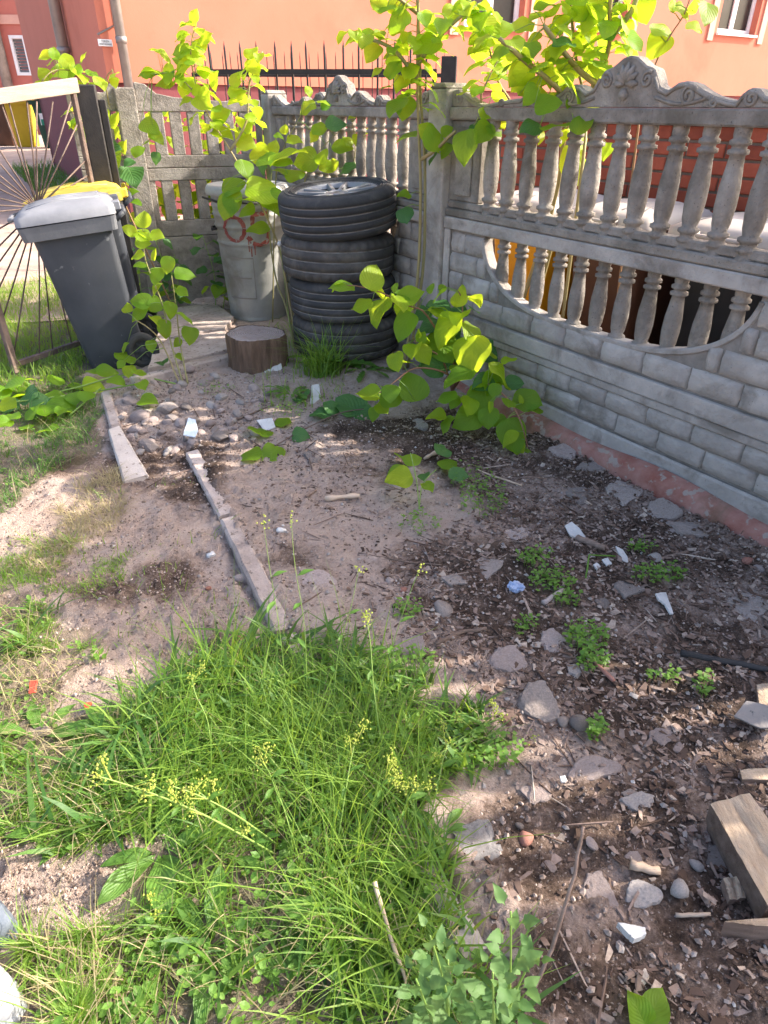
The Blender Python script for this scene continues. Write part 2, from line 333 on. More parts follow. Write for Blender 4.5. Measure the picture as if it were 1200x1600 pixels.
def chip_mat():
    m, t, o = nt('bark_chips'); b = NB(t); g = b.n('ShaderNodeNewGeometry')
    c = b.ramp(g.outputs['Random Per Island'], [(0, (.045, .028, .02)), (.3, (.12, .075, .055)), (.55, (.20, .135, .105)), (.8, (.27, .20, .17)), (.95, (.40, .31, .25)), (1, (.5, .42, .35))])
    tc = b.n('ShaderNodeTexCoord'); c = b.mix(b.ramp(b.noise(tc.outputs['Object'], 90, 5, .7), [(.4, 0.0), (.7, .5)]), c, (.07, .045, .035))
    p = b.n('ShaderNodeBsdfPrincipled'); b.l(c, p.inputs['Base Color']); p.inputs['Roughness'].default_value = .9; p.inputs['Specular IOR Level'].default_value = .2
    b.l(p.outputs[0], o.inputs[0]); return m
M['chip'] = chip_mat()
def gravel_mat():
    m, t, o = nt('mixed_gravel'); b = NB(t); g = b.n('ShaderNodeNewGeometry')
    c = b.ramp(g.outputs['Random Per Island'], [(0, (.16, .115, .09)), (.3, (.29, .215, .175)), (.6, (.38, .295, .25)), (.90, (.32, .28, .26)), (.985, (.42, .37, .34)), (1, (.62, .58, .55))])
    tc = b.n('ShaderNodeTexCoord'); c = b.mix(b.ramp(b.noise(tc.outputs['Object'], 120, 5, .7), [(.4, 0.0), (.7, .4)]), c, (.13, .10, .08))
    p = b.n('ShaderNodeBsdfPrincipled'); b.l(c, p.inputs['Base Color']); p.inputs['Roughness'].default_value = .9; p.inputs['Specular IOR Level'].default_value = .2
    b.l(p.outputs[0], o.inputs[0]); return m
M['gravel'] = gravel_mat()
def soil_mat():
    m, t, o = nt('dusty_soil'); b = NB(t); tc = b.n('ShaderNodeTexCoord'); v = tc.outputs['Object']
    at_ = b.n('ShaderNodeAttribute', attribute_name='soil'); sp = b.n('ShaderNodeSeparateColor'); b.l(at_.outputs['Color'], sp.inputs[0])
    n1 = b.noise(v, 3.5, 10, .68, .3); n2 = b.noise(v, 17, 8, .7); n3 = b.noise(v, 85, 6, .75)
    f = b.math('ADD', b.math('MULTIPLY', n1, .52), b.math('ADD', b.math('MULTIPLY', n2, .56), b.math('MULTIPLY', n3, .50)))
    f = b.math('SUBTRACT', b.math('SUBTRACT', f, .04), b.math('MULTIPLY', sp.outputs[0], .32))
    col = b.ramp(f, [(.37, (.060, .040, .030)), (.49, (.145, .100, .078)), (.60, (.29, .213, .174)), (.72, (.42, .322, .272)), (.90, (.52, .415, .36))])
    col = b.mix(b.math('MULTIPLY', sp.outputs[1], b.ramp(n2, [(.3, .35), (.7, .85)])), col, (.075, .070, .030))
    col = b.mix(b.math('MULTIPLY', sp.outputs[2], b.ramp(n2, [(.3, .5), (.7, .95)])), col, (.45, .33, .265))
    sp2 = b.ramp(b.noise(v, 150, 2, .5), [(.66, 0.0), (.70, 1.0)]); col = b.mix(b.math('MULTIPLY', sp2, .55), col, (.42, .37, .34))
    p = b.n('ShaderNodeBsdfPrincipled'); b.l(col, p.inputs['Base Color']); p.inputs['Roughness'].default_value = .97; p.inputs['Specular IOR Level'].default_value = .12
    bn = b.n('ShaderNodeBump'); bn.inputs['Strength'].default_value = 1.0; bn.inputs['Distance'].default_value = .022
    b.l(b.math('ADD', b.math('MULTIPLY', n2, .8), b.math('ADD', b.math('MULTIPLY', n3, .6), b.math('MULTIPLY', b.noise(v, 260, 3, .6), .25))), bn.inputs['Height']); b.l(bn.outputs[0], p.inputs['Normal'])
    b.l(p.outputs[0], o.inputs[0]); return m
def crumb_mat():
    m, t, o = nt('soil_crumb'); b = NB(t); g = b.n('ShaderNodeNewGeometry')
    c = b.ramp(g.outputs['Random Per Island'], [(0, (.10, .07, .055)), (.3, (.22, .16, .13)), (.7, (.33, .25, .21)), (1, (.45, .36, .31))])
    p = b.n('ShaderNodeBsdfPrincipled'); b.l(c, p.inputs['Base Color']); p.inputs['Roughness'].default_value = .95; p.inputs['Specular IOR Level'].default_value = .1
    b.l(p.outputs[0], o.inputs[0]); return m
M['crumb'] = crumb_mat()
M['soil'] = soil_mat()
M['paving'] = pm('dusty_paving', (.31, .215, .17), (.42, .31, .255), 4, .95, .5, 40, stain=(.23, .16, .125), stsc=1.2)

# ---------------------------------------------------------------- ground (one sheet to the horizon)
def gpoly(pts): return [tuple(gp(x, y, .02)[:2]) for x, y in pts]
POLY = {
 'tall': gpoly([(345, 1020), (420, 985), (520, 1010), (640, 1085), (750, 1135), (770, 1180), (690, 1240), (640, 1290), (690, 1400), (740, 1500), (790, 1640), (200, 1640), (240, 1500), (255, 1360), (170, 1290), (165, 1110), (250, 1070)]),
 'core': gpoly([(330, 1060), (420, 1000), (520, 1020), (620, 1090), (680, 1160), (660, 1250), (620, 1300), (650, 1400), (640, 1520), (500, 1540), (430, 1400), (360, 1310), (230, 1260), (210, 1150)]),
 'left': gpoly([(-120, 900), (60, 940), (125, 1000), (100, 1080), (70, 1120), (250, 1130), (220, 1280), (150, 1315), (60, 1320), (-120, 1340)]),
 'leftlow': gpoly([(30, 1480), (120, 1455), (260, 1400), (250, 1640), (60, 1640), (130, 1560), (40, 1530)]),
 'upleft': gpoly([(-160, 620), (120, 560), (160, 640), (150, 700), (70, 745), (0, 800), (-160, 860)]),
 'gate': gpoly([(-120, 470), (90, 440), (150, 490), (170, 560), (120, 590), (-120, 620)]),
 'dry': gpoly([(125, 745), (180, 725), (205, 760), (170, 830), (120, 870), (60, 900), (30, 880), (90, 830)]),
 'streak': gpoly([(-60, 860), (60, 830), (150, 850), (190, 900), (120, 930), (-60, 920)]),
 'midtuft': gpoly([(380, 560), (450, 520), (540, 530), (580, 580), (520, 640), (430, 650), (400, 610)]),
}
SOILDARK = [(200, 740, 90, 30), (310, 760, 60, 45), (290, 720, 60, 25), (150, 920, 90, 22), (270, 900, 70, 30), (640, 700, 130, 50), (110, 735, 50, 20), (560, 690, 60, 30), (860, 690, 80, 60), (1000, 860, 130, 60), (880, 920, 160, 60), (1050, 1100, 160, 100), (1120, 1500, 150, 130), (960, 1540, 160, 80), (870, 1300, 120, 90), (700, 880, 110, 30), (780, 960, 120, 50), (940, 1280, 120, 60), (460, 880, 60, 30), (330, 1010, 60, 40)]
SOILLIGHT = [(560, 840, 200, 45), (480, 800, 120, 40), (420, 760, 70, 40), (100, 800, 120, 60), (60, 900, 120, 40), (220, 830, 90, 40), (250, 1000, 110, 40), (120, 1050, 90, 40), (620, 1010, 70, 30), (100, 1370, 110, 50), (930, 1190, 80, 30), (770, 1180, 60, 30), (560, 1060, 60, 30), (720, 840, 80, 30)]  # light soil; some patches paint sun flecks and sunlit streaks into the colour
def axis(lo, hi, st, ext):
    a = list(np.arange(lo, hi + 1e-9, st)); s = st; x = hi; right = []
    while x < ext: s *= 1.35; x += s; right.append(x)
    s = st; x = lo; left = []
    while x > -ext: s *= 1.35; x -= s; left.append(x)
    return np.array(left[::-1] + a + right)
def ground():
    xs = axis(-2.3, 1.75, .0125, 150); ys = axis(.38, 4.3, .0125, 150)
    X, Y = np.meshgrid(xs, ys); nx, ny = len(xs), len(ys); Z = gz(X, Y)
    me = bpy.data.meshes.new('ground')
    co = np.stack([X, Y, Z], -1).reshape(-1, 3)
    i = np.arange(ny - 1)[:, None] * nx + np.arange(nx - 1)[None, :]; i = i.ravel()
    q = np.stack([i, i + 1, i + nx + 1, i + nx], 1)
    me.vertices.add(len(co)); me.vertices.foreach_set('co', co.ravel())
    me.loops.add(q.size); me.loops.foreach_set('vertex_index', q.ravel().astype(np.int32))
    me.polygons.add(len(q)); me.polygons.foreach_set('loop_start', np.arange(0, q.size, 4, dtype=np.int32))
    me.polygons.foreach_set('use_smooth', np.ones(len(q), bool)); me.update(calc_edges=True)
    x = co[:, 0]; y = co[:, 1]; wob = (fbm(x, y, 7, 4, .6) - .5)
    dark = np.zeros(len(co)); light = np.zeros(len(co))
    for L, arr in ((SOILDARK, dark), (SOILLIGHT, light)):
        for (cx, cy, a, b_) in L:
            c = gp(cx, cy); e1 = gp(cx + a, cy); e2 = gp(cx, cy - b_)
            d = np.sqrt(((x - c.x) / max(.02, abs(e1.x - c.x))) ** 2 + ((y - c.y) / max(.02, abs(e2.y - c.y))) ** 2) + wob * 2.2
            np.maximum(arr, np.clip(1.25 - d, 0, 1), out=arr)
    mulch = inpoly(x + wob * .3, y + wob * .3, gpoly([(560, 660), (840, 640), (1260, 860), (1400, 1640), (830, 1640), (760, 1350), (800, 1180), (650, 1000), (600, 860), (760, 800), (690, 740)])).astype(float)
    dark = np.clip(dark * 1.15 + mulch * .42 - light * .45, 0, 1)
    gr = np.zeros(len(co))
    for k in ('tall', 'left', 'leftlow', 'upleft', 'gate'): gr = np.maximum(gr, inpoly(x + wob * .2, y + wob * .2, POLY[k]))
    ca = me.color_attributes.new('soil', 'FLOAT_COLOR', 'POINT')
    ca.data.foreach_set('color', np.stack([dark, gr, light * .6, np.ones(len(co))], 1).astype(np.float32).ravel())
    me.materials.append(M['soil']); o = link('ground', me); tag(o, kind='structure'); return o
ground()
# driveway beyond the gate
def driveway():
    xs = np.linspace(-9, -2.05, 40); ys = np.linspace(4.6, 20, 60); X, Y = np.meshgrid(xs, ys); Z = gz(X, Y) + .012
    v = np.stack([X - (Y - 4.6) * .12 * 0, Y, Z], -1).reshape(-1, 3); n = 40
    fs = [(r * n + c, r * n + c + 1, (r + 1) * n + c + 1, (r + 1) * n + c) for r in range(59) for c in range(39)]
    m = MB(); m.add(v, fs, 0, True); o = m.build('driveway', M['paving']); tag(o, kind='structure')
driveway()

# ---------------------------------------------------------------- concrete balustrade fence
FD = Vector((.552, -.834)); FO = Vector((.308, 3.5)); PL = 1.92
BZ = .10
CREST_H = [(.0, 1.455), (.03, 1.449), (.07, 1.425), (.105, 1.415), (.115, 1.402), (.137, 1.366), (.172, 1.354), (.205, 1.374), (.235, 1.378), (.268, 1.370), (.305, 1.352), (.345, 1.337), (.395, 1.327), (.425, 1.323), (.443, 1.350), (.465, 1.358), (.488, 1.352), (.51, 1.336), (.6, 1.33), (.68, 1.32), (.74, 1.312), (.82, 1.332), (.87, 1.356), (.92, 1.371), (.96, 1.365)]
def arc_z(t):      # lower edge of the opening in the middle panel
    u = (t - .955) / .67
    return .81 - .285 * max(0., 1 - abs(u) ** 3.1) ** .5 if abs(u) < 1 else .81
BAL_PROF_N = [(.0, .028), (.02, .028), (.035, .022), (.06, .022), (.075, .031), (.10, .031), (.115, .022), (.14, .023), (.155, .032), (.185, .032), (.20, .022), (.26, .027), (.40, .031), (.55, .030), (.70, .024), (.79, .021), (.80, .030), (.83, .030), (.84, .021), (.86, .021), (.87, .030), (.90, .030), (.915, .022), (.94, .024), (1.0, .024)]
def bal_mesh(name, h, rs):
    m = MB(); m.lathe([(r * rs, z * h) for z, r in BAL_PROF_N], 12); return m.mesh(name, M['concrete_dark'])
BALU = bal_mesh('baluster', .37, 1.12); BALL = bal_mesh('baluster', .33, 1.04)
def rough_brick(w, h, seed, mat, dep=.012):
    r = random.Random(seed); m = MB(); xs = [-w / 2, -w / 2 + .007, -w * .22, w * .2, w / 2 - .007, w / 2]; zs = [-h / 2, -h / 2 + .007, -h * .1, h * .2, h / 2 - .007, h / 2]; vs = []; n = 6
    tx, tz = r.uniform(-.004, .004), r.uniform(-.004, .004)
    for j, z in enumerate(zs):
        for i, x in enumerate(xs):
            ed = i in (0, n - 1) or j in (0, n - 1); cor = (i in (0, 1, n - 2, n - 1)) and (j in (0, 1, n - 2, n - 1))
            vs.append((x * (.985 if cor else 1) + r.uniform(-.0016, .0016), 0 if ed else -(dep + tx * x / w + tz * z / h + r.uniform(-.0055, .0045)), z * (.95 if cor else 1) + r.uniform(-.0016, .0016)))
    fs = [(j * n + i, j * n + i + 1, (j + 1) * n + i + 1, (j + 1) * n + i) for j in range(n - 1) for i in range(n - 1)]
    m.add(vs, fs, 0, True); return m.mesh('brick', mat)
BRK = [rough_brick(.196, .086, k, M['concrete']) for k in range(11)]
BRKS = [rough_brick(.096, .086, 20 + k, M['concrete']) for k in range(3)]
def put_brick(parent, x0, x1, z, y, k, sc=1.0):
    wd = x1 - x0; src = BRK if wd > .14 else BRKS
    o = link('brick', src[k % len(src)], parent); o.location = ((x0 + x1) / 2, y, z); o.scale = (wd / (.190 if wd > .14 else .094), 1, sc); return o
def spiral(cx, cz, r0, turns, y, sgn=1, ph=0, n=26):
    return [(cx + sgn * r0 * (1 - .8 * i / n) * math.cos(ph + turns * 2 * PI * i / n), y, cz + r0 * (1 - .8 * i / n) * math.sin(ph + turns * 2 * PI * i / n)) for i in range(n + 1)]
def fence_section():
    root = empty('concrete_fence')
    po = MB(); po.box(-.135, -.002, -.05, .09, -.3, 1.375); po.build('post', M['concrete'], root, .010, 2)
    cp = MB(); cp.prism([(-.135, 1.376), (-.002, 1.376), (-.03, 1.398), (-.105, 1.398)], -.05, .09); cp.build('post_cap', M['concrete_dark'], root, .006)
    # bottom panel
    b = MB(); b.box(0, PL, -.012, .035, -.15, .355)
    bp = b.build('bottom_panel', M['joint'], root)
    m = MB(); m.prism([(0, .318), (0, .318)], 0, 0) if False else None
    m = MB(); m.box(0.002, PL - .002, -.030, -.0125, .3235, .3545); m.build('band', M['concrete'], bp, .004)
    m = MB(); m.box(0.002, PL - .002, -.034, -.0125, .0, .158); m.build('base_band', M['concrete'], bp, .008)
    k = 0
    for row, z in enumerate((.203, .284)):
        x = .02 - (.1 if row else 0.03)
        while x < PL - .03:
            x0 = max(.012, x); x1 = min(PL - .012, x + .192)
            if x1 - x0 > .06: put_brick(bp, x0, x1, z, -.0125, k * 3 + row, .88); k += 1
            x += .200
    # middle panel with arched opening
    N = 44; tl, tr = .287, 1.623
    arc = [(tl + (tr - tl) * (.5 - .5 * math.cos(PI * i / N)), 0) for i in range(N + 1)]; arc = [(t, arc_z(t)) for t, _ in arc]
    poly = [(0, .3575), (PL, .3575), (PL, .801), (tr + .002, .801)] + [(t, min(.800, z)) for t, z in reversed(arc)] + [(tl - .002, .801), (0, .801)]
    b = MB(); b.prism(poly, -.012, .035)
    mp = b.build('middle_panel', M['joint'], root, recalc=True)
    m = MB(); m.box(0, PL, -.034, .05, .8015, .8555); m.build('rail', M['concrete'], mp, .005)
    m = MB(); m.box(.0025, PL - .0025, -.036, -.0125, .3585, .425); m.build('band', M['concrete'], mp, .007, 2)
    m = MB(); m.box(.0025, .045, -.030, -.0125, .4255, .801); m.build('side_band', M['concrete'], mp, .005)
    m = MB(); m.box(PL - .045, PL - .0025, -.030, -.0125, .4255, .801); m.build('side_band', M['concrete'], mp, .005)
    m = MB(); av = []; A_ = [(t, min(z, .8)) for t, z in arc]
    for i, (t, z) in enumerate(A_):
        q = A_[min(i + 1, N)]; r_ = A_[max(i - 1, 0)]; dx, dz = q[0] - r_[0], q[1] - r_[1]; l_ = math.hypot(dx, dz) + 1e-9; nx, nz = dz / l_, -dx / l_
        for wv, y in ((-.002, .034), (-.002, -.016), (.003, -.021), (.016, -.021), (.021, -.0122)): av.append((t + nx * wv, y, min(.8, z + nz * wv)))
    m.add(av, [(i * 5 + k, i * 5 + k + 1, (i + 1) * 5 + k + 1, (i + 1) * 5 + k) for i in range(N) for k in range(4)], 0, False); m.build('arch_moulding', M['concrete'], mp, recalc=True)
    k = 0
    for row in range(4):
        z = .474 + row * .0905; x = .055 - (.1 if row % 2 else 0)
        while x < PL - .06:
            x0 = max(.052, x); x1 = min(PL - .052, x + .192); x += .2
            # clip against the opening
            zt = z + .03; xs = [x0 + (x1 - x0) * i / 20 for i in range(21)]
            ok = [t for t in xs if arc_z(t) - .014 > zt or t < tl - .03 or t > tr + .03]
            if not ok: continue
            a, c = ok[0], ok[-1]
            if len(ok) < 21 and ok[0] == xs[0] and ok[-1] == xs[-1]: continue
            if c - a > .045: put_brick(mp, a, c, z, -.0125, k * 5 + row); k += 1
    for i in range(11):
        t = .385 + i * .1155
        o = link('baluster', BALL, mp); o.location = (t, .0235, .472)
    # top panel
    b = MB(); b.box(0, PL, -.030, .045, .8575, .892)
    b.prism([(0, .8925), (PL, .8925), (PL, .925), (0, .925)], -.016, .04)
    b.box(0, .215, -.012, .03, .9255, 1.2555); b.box(PL - .215, PL, -.012, .03, .9255, 1.2555)
    b.box(0, PL, -.032, .05, 1.256, 1.3045)
    tp = b.build('top_panel', M['concrete_dark'], root, .006, 1)
    for x0 in (.05, PL - .165):
        m = MB(); m.box(x0, x0 + .115, -.020, -.0125, .95, 1.23); m.build('pier_inset', M['concrete_dark'], tp, .004)
    for i in range(13):
        t = .283 + i * .1128
        o = link('baluster', BALU, tp); o.location = (t + random.uniform(-.003, .003), .006 + random.uniform(-.004, .004), .888); o.rotation_euler = (random.uniform(-.02, .02), random.uniform(-.02, .02), i); o.scale = (random.uniform(.94, 1.06),) * 2 + (1,)
    full = [(.955 - x, z) for x, z in reversed(CREST_H)] + [(.955 + x, z) for x, z in CREST_H[1:]]
    full = [(min(max(x, .001), PL - .001), z) for x, z in full]
    m = MB(); m.prism([(.001, 1.305)] + [(PL - .001, 1.305)] + full[::-1], -.020, .035)
    cr = m.build('crest', M['concrete_dark'], tp, .005, 1)
    m = MB()
    for s in (-1, 1):
        for cx, cz, r0, tu, ph in ((.255, 1.338, .030, 1.6, .5), (.47, 1.330, .022, 1.5, 2.), (.085, 1.385, .024, 1.4, 1.), (.90, 1.338, .026, 1.5, 0.), (.62, 1.318, .014, 1.3, 0), (.35, 1.32, .015, 1.3, 2)):
            m.tube(spiral(.955 + s * cx, cz, r0, tu, -.021, s, ph), .0065, 5)
        m.tube([(.955 + s * x, -.021, z - .012) for x, z in CREST_H[4:24]], .006, 5)
        m.tube([(.955 + s * (.13 + .2 * i / 10), -.021, 1.335 - .02 * math.sin(PI * i / 10)) for i in range(11)], .006, 5)
    for i in range(7):
        a = PI * (i / 6); m.tube([(.955, -.02, 1.375), (.955 + .03 * math.cos(a), -.028, 1.375 + .035 * math.sin(a)), (.955 + .05 * math.cos(a), -.021, 1.375 + .06 * math.sin(a))], [.006, .013, .004], 5)
    m.lathe([(0, -.02), (.014, -.014), (.018, 0), (.012, .012), (0, .018)], 8, M=Matrix.Translation((.955, -.024, 1.345)))
    m.build('scrollwork', M['concrete_dark'], tp)
    return root
S1 = fence_section(); S1.location = (FO.x, FO.y, 0); S1.rotation_euler = (0, 0, math.atan2(FD.y, FD.x))
tag(S1, 'concrete balustrade fence section running from the corner post out of the picture', 'fence', 'concrete balustrade fence sections')
D2 = Vector((.515, -.857)); PLft = FO - FD * .137; O2 = PLft - D2 * (PL + .002)
S2 = copy_tree(S1); S2.location = (O2.x, O2.y, .0); S2.rotation_euler = (0, 0, math.atan2(D2.y, D2.x))
tag(S2, 'concrete balustrade fence section behind the tyre stack and grey metal can', 'fence', 'concrete balustrade fence sections')
O0 = FO + FD * (PL + .137)
S0 = copy_tree(S1); S0.location = (O0.x, O0.y, 0)
tag(S0, 'concrete balustrade fence section continuing beside the woodpile', 'fence', 'concrete balustrade fence sections')
FROT = math.atan2(FD.y, FD.x)
def fw(t, back, z=0):      # a point given along the near fence, behind it and in height
    return Vector((FO.x + FD.x * t - FD.y * back, FO.y + FD.y * t + FD.x * back, z))

# flaking red kerb at the foot of the fence
def red_kerb():
    m = MB(); n = 60; prof = [(-.036, .098), (-.062, .094), (-.078, .082), (-.092, .05), (-.098, .0), (-.10, -.1)]
    vs = []
    for i in range(n + 1):
        t = .12 + 2.6 * i / n
        for k, (y, z) in enumerate(prof):
            w_ = random.uniform(-.006, .006) if 0 < k else 0
            sag = -.012 * math.sin(i * .35) - .01 * math.sin(i * .13 + 1)
            vs.append((t, y + w_ - sag * .4, z + w_ * .6 + (sag if k < 4 else 0)))
    K = len(prof); fs = [(i * K + k, i * K + k + 1, (i + 1) * K + k + 1, (i + 1) * K + k) for i in range(n) for k in range(K - 1)]
    m.add(vs, fs, 0, True)
    o = m.build('painted_kerb', M['redpaint']); o.location = (FO.x, FO.y, 0); o.rotation_euler = (0, 0, FROT)
    tag(o, 'flaking red painted kerb along the foot of the near concrete fence', 'kerb')
red_kerb()

# slotted concrete fence on the left, its shade put in by darker concrete
def slotted_fence(name, A, B, label, peaks, post):
    d = (B - A); L = d.length; root = empty(name, (A.x, A.y, 0), math.atan2(d.y, d.x)); tag(root, label, 'fence', 'slotted concrete fence sections')
    if post is not None:
        m = MB(); m.box(post - .07, post + .055, -.05, .08, -.2, 1.40); m.build('post', M['concrete_dark'], root, .009, 2)
    x0, x1 = (0 if post is None or post > L / 2 else post + .056), (L if post is None or post < L / 2 else post - .071)
    def panel(z0, z1, s0, s1, top=None):
        m = MB(); m.box(x0, x1, -.018, .03, z0, s0)
        n = max(1, int(round((x1 - x0) / .118))); pw = (x1 - x0) / n
        for i in range(n + 1):
            c = x0 + i * pw; a = max(x0, c - pw * .33); b = min(x1, c + pw * .33)
            m.box(a, b, -.015, .027, s0 + .0005, s1 - .0005)
        if top is None: m.box(x0, x1, -.018, .03, s1, z1)
        else: m.prism([(x0, s1), (x1, s1)] + [(x0 + (x1 - x0) * u, z) for u, z in reversed(top)], -.018, .03)
        return m.build('panel', M['concrete_dark'], root, .004)
    panel(.02, .598, .5, .5005) if False else None
    m = MB(); m.box(x0, x1, -.018, .03, -.1, .515); m.build('panel', M['concrete_dark'], root, .004)
    panel(.518, .945, .62, .87)
    panel(.948, 1.4, 1.02, 1.27, peaks)
    return root
A3 = Vector((-1.60, 4.95)); B3 = Vector((-.86, 5.24))
slotted_fence('slotted_fence', A3, B3, 'slotted concrete fence section with a post, behind the grey metal can', [(0, 1.43), (.08, 1.42), (.16, 1.37), (.3, 1.35), (.5, 1.34), (.7, 1.33), (.85, 1.35), (1, 1.34)], -.055)
A4 = Vector((-1.98, 4.80)); B4 = Vector((-1.69, 4.915))
slotted_fence('slotted_fence', A4, B4, 'short slotted concrete fence piece between the black gate post and the grey bins', [(0, 1.36), (.4, 1.38), (.7, 1.37), (.85, 1.42), (1, 1.43)], None)

# ---------------------------------------------------------------- buildings behind
BC = Vector((-3.05, 8.6)); BA = math.radians(31); BDv = Vector((math.cos(BA), math.sin(BA)))
def on_wall(px, py):
    d = px_ray(px, py); n = Vector((-BDv.y, BDv.x)); k = (BC.dot(n)) / (d.x * n.x + d.y * n.y)
    P = d * k; return (Vector((P.x, P.y)) - BC).dot(BDv), P.z + CAM_H
def coral_building():
    root = empty('coral_building', (BC.x, BC.y, 0), BA); tag(root, 'large coral rendered house with white windows behind the fence', 'building')
    W, D, H, T = 22.0, 6.4, 7.5, .35
    wins = []
    for cx, py in ((772, 42), (938, 46), (1150, 53)):
        t, z = on_wall(cx, py); wins.append((t - .52, t + .52, z, z + 1.45))
    PZ = 1.52
    xs = sorted([0, W] + [a for w_ in wins for a in w_[:2]]); m = MB()
    for i in range(len(xs) - 1):
        a, b = xs[i], xs[i + 1]; wn_ = [w_ for w_ in wins if abs(w_[0] - a) < 1e-6]
        if wn_: z0, z1 = wn_[0][2:]; m.box(a, b, 0, T, PZ, z0); m.box(a, b, 0, T, z1, H)
        else: m.box(a, b, 0, T, PZ, H)
    m.box(0, T, T, D, PZ, H); m.box(W - T, W, T, D, PZ, H); m.box(T, W - T, D - T, D, PZ, H)
    m.build('wall', M['coral'], root)
    m = MB(); m.box(-.0, W, .03, T, -.3, PZ - .002); m.box(.03, T, T, D, -.3, PZ - .002); m.box(.03, W, D - T, D, -.3, PZ - .002); m.build('plinth', M['plum'], root)
    m = MB(); m.box(-.4, W + .4, -.5, D + .4, H, H + .15); m.prism([(-.4, H + .15), (W + .4, H + .15), (W - 1, H + 2.5), (1, H + 2.5)], 1, D - 1); m.build('roof', M['plum'], root)
    for (a, b, z0, z1) in wins:
        f = MB(); fr = .07
        for q in ((a, b, z0, z0 + fr), (a, b, z1 - fr, z1), (a, a + fr, z0 + fr, z1 - fr), (b - fr, b, z0 + fr, z1 - fr), ((a + b) / 2 - .05, (a + b) / 2 + .05, z0 + fr, z1 - fr)):
            f.box(q[0], q[1], .12, .19, q[2], q[3])
        wd = f.build('window', M['pvc'], root)
        for u0, u1 in ((a + fr, (a + b) / 2 - .05), ((a + b) / 2 + .05, b - fr)):
            g = MB(); g.box(u0, u1, .15, .165, z0 + fr, z1 - fr); g.build('pane', M['glass'], wd)
        g = MB(); g.box(a - .02, b + .02, -.05, .118, z0 - .035, z0 - .002); g.build('sill', M['pvc'], wd)
        g = MB(); g.box(a - .24, a - .10, -.022, -.002, z0 - .12, z1 + .2); g.box(b + .10, b + .24, -.022, -.002, z0 - .12, z1 + .2); g.box(a - .24, b + .24, -.022, -.002, z1 + .202, z1 + .35); g.build('surround', M['trim'], wd)
    t, z = on_wall(186, 60); m = MB(); m.tube([(t, -.09, 0), (t, -.09, H)], .052, 12); [m.tube([(t, -.09, zz - .03), (t, -.09, zz + .03)], .060, 12) for zz in (1.9, 3.4, 5)]; m.build('downpipe', M['zinc'], root)
    m = MB(); m.tube([(-.09, 1.9, 0), (-.09, 1.9, H)], .07, 12); [m.tube([(-.09, 1.9, zz - .03), (-.09, 1.9, zz + .03)], .08, 12) for zz in (1.9, 3.4, 5)]; m.build('downpipe', M['zinc'], root)
    t1, z1 = on_wall(152, 54); t2, z2 = on_wall(185, 36); m = MB(); m.tube([(t1, -.012, z1), (t2, -.012, z2), (t2, -.012, z2 + 2)], .01, 5); m.build('cable', M['zinc'], root)
    # small sign
    tL, zT = on_wall(152, 61); tR, zB = on_wall(176, 73); sw, sh = tR - tL, zT - zB
    sg = empty('wall_sign', Vector((BC.x, BC.y, 0)) + Vector((BDv.x, BDv.y, 0)) * ((tL + tR) / 2) + Vector((0, 0, (zT + zB) / 2)), BA)
    tag(sg, 'small white sign with two lines of dark print on the coral wall', 'sign')
    m = MB(); m.box(-sw / 2, sw / 2, -.02, -.003, -sh / 2, sh / 2); m.build('board', M['paper'], sg, .002)
    for txt, zz, s in (('TEREN', .19, .36), ('MONITOROWANY', -.22, .30)):
        cu = bpy.data.curves.new('lettering', 'FONT'); cu.body = txt; cu.size = sh * s * 1.25; cu.align_x = 'CENTER'; cu.align_y = 'CENTER'; cu.extrude = .0008; cu.materials.append(M['ink'])
        tx = bpy.data.objects.new('tmp', cu); COL.objects.link(tx); bpy.context.view_layer.update()
        me = bpy.data.meshes.new_from_object(tx.evaluated_get(bpy.context.evaluated_depsgraph_get())); bpy.data.objects.remove(tx)
        xw = max(v.co.x for v in me.vertices) - min(v.co.x for v in me.vertices)
        o = link('lettering', me, sg); o.location = (0, -.022, zz * sh); o.rotation_euler = (PI / 2, 0, 0); k = min(1, sw * .88 / xw); o.scale = (k, 1, 1)
coral_building()
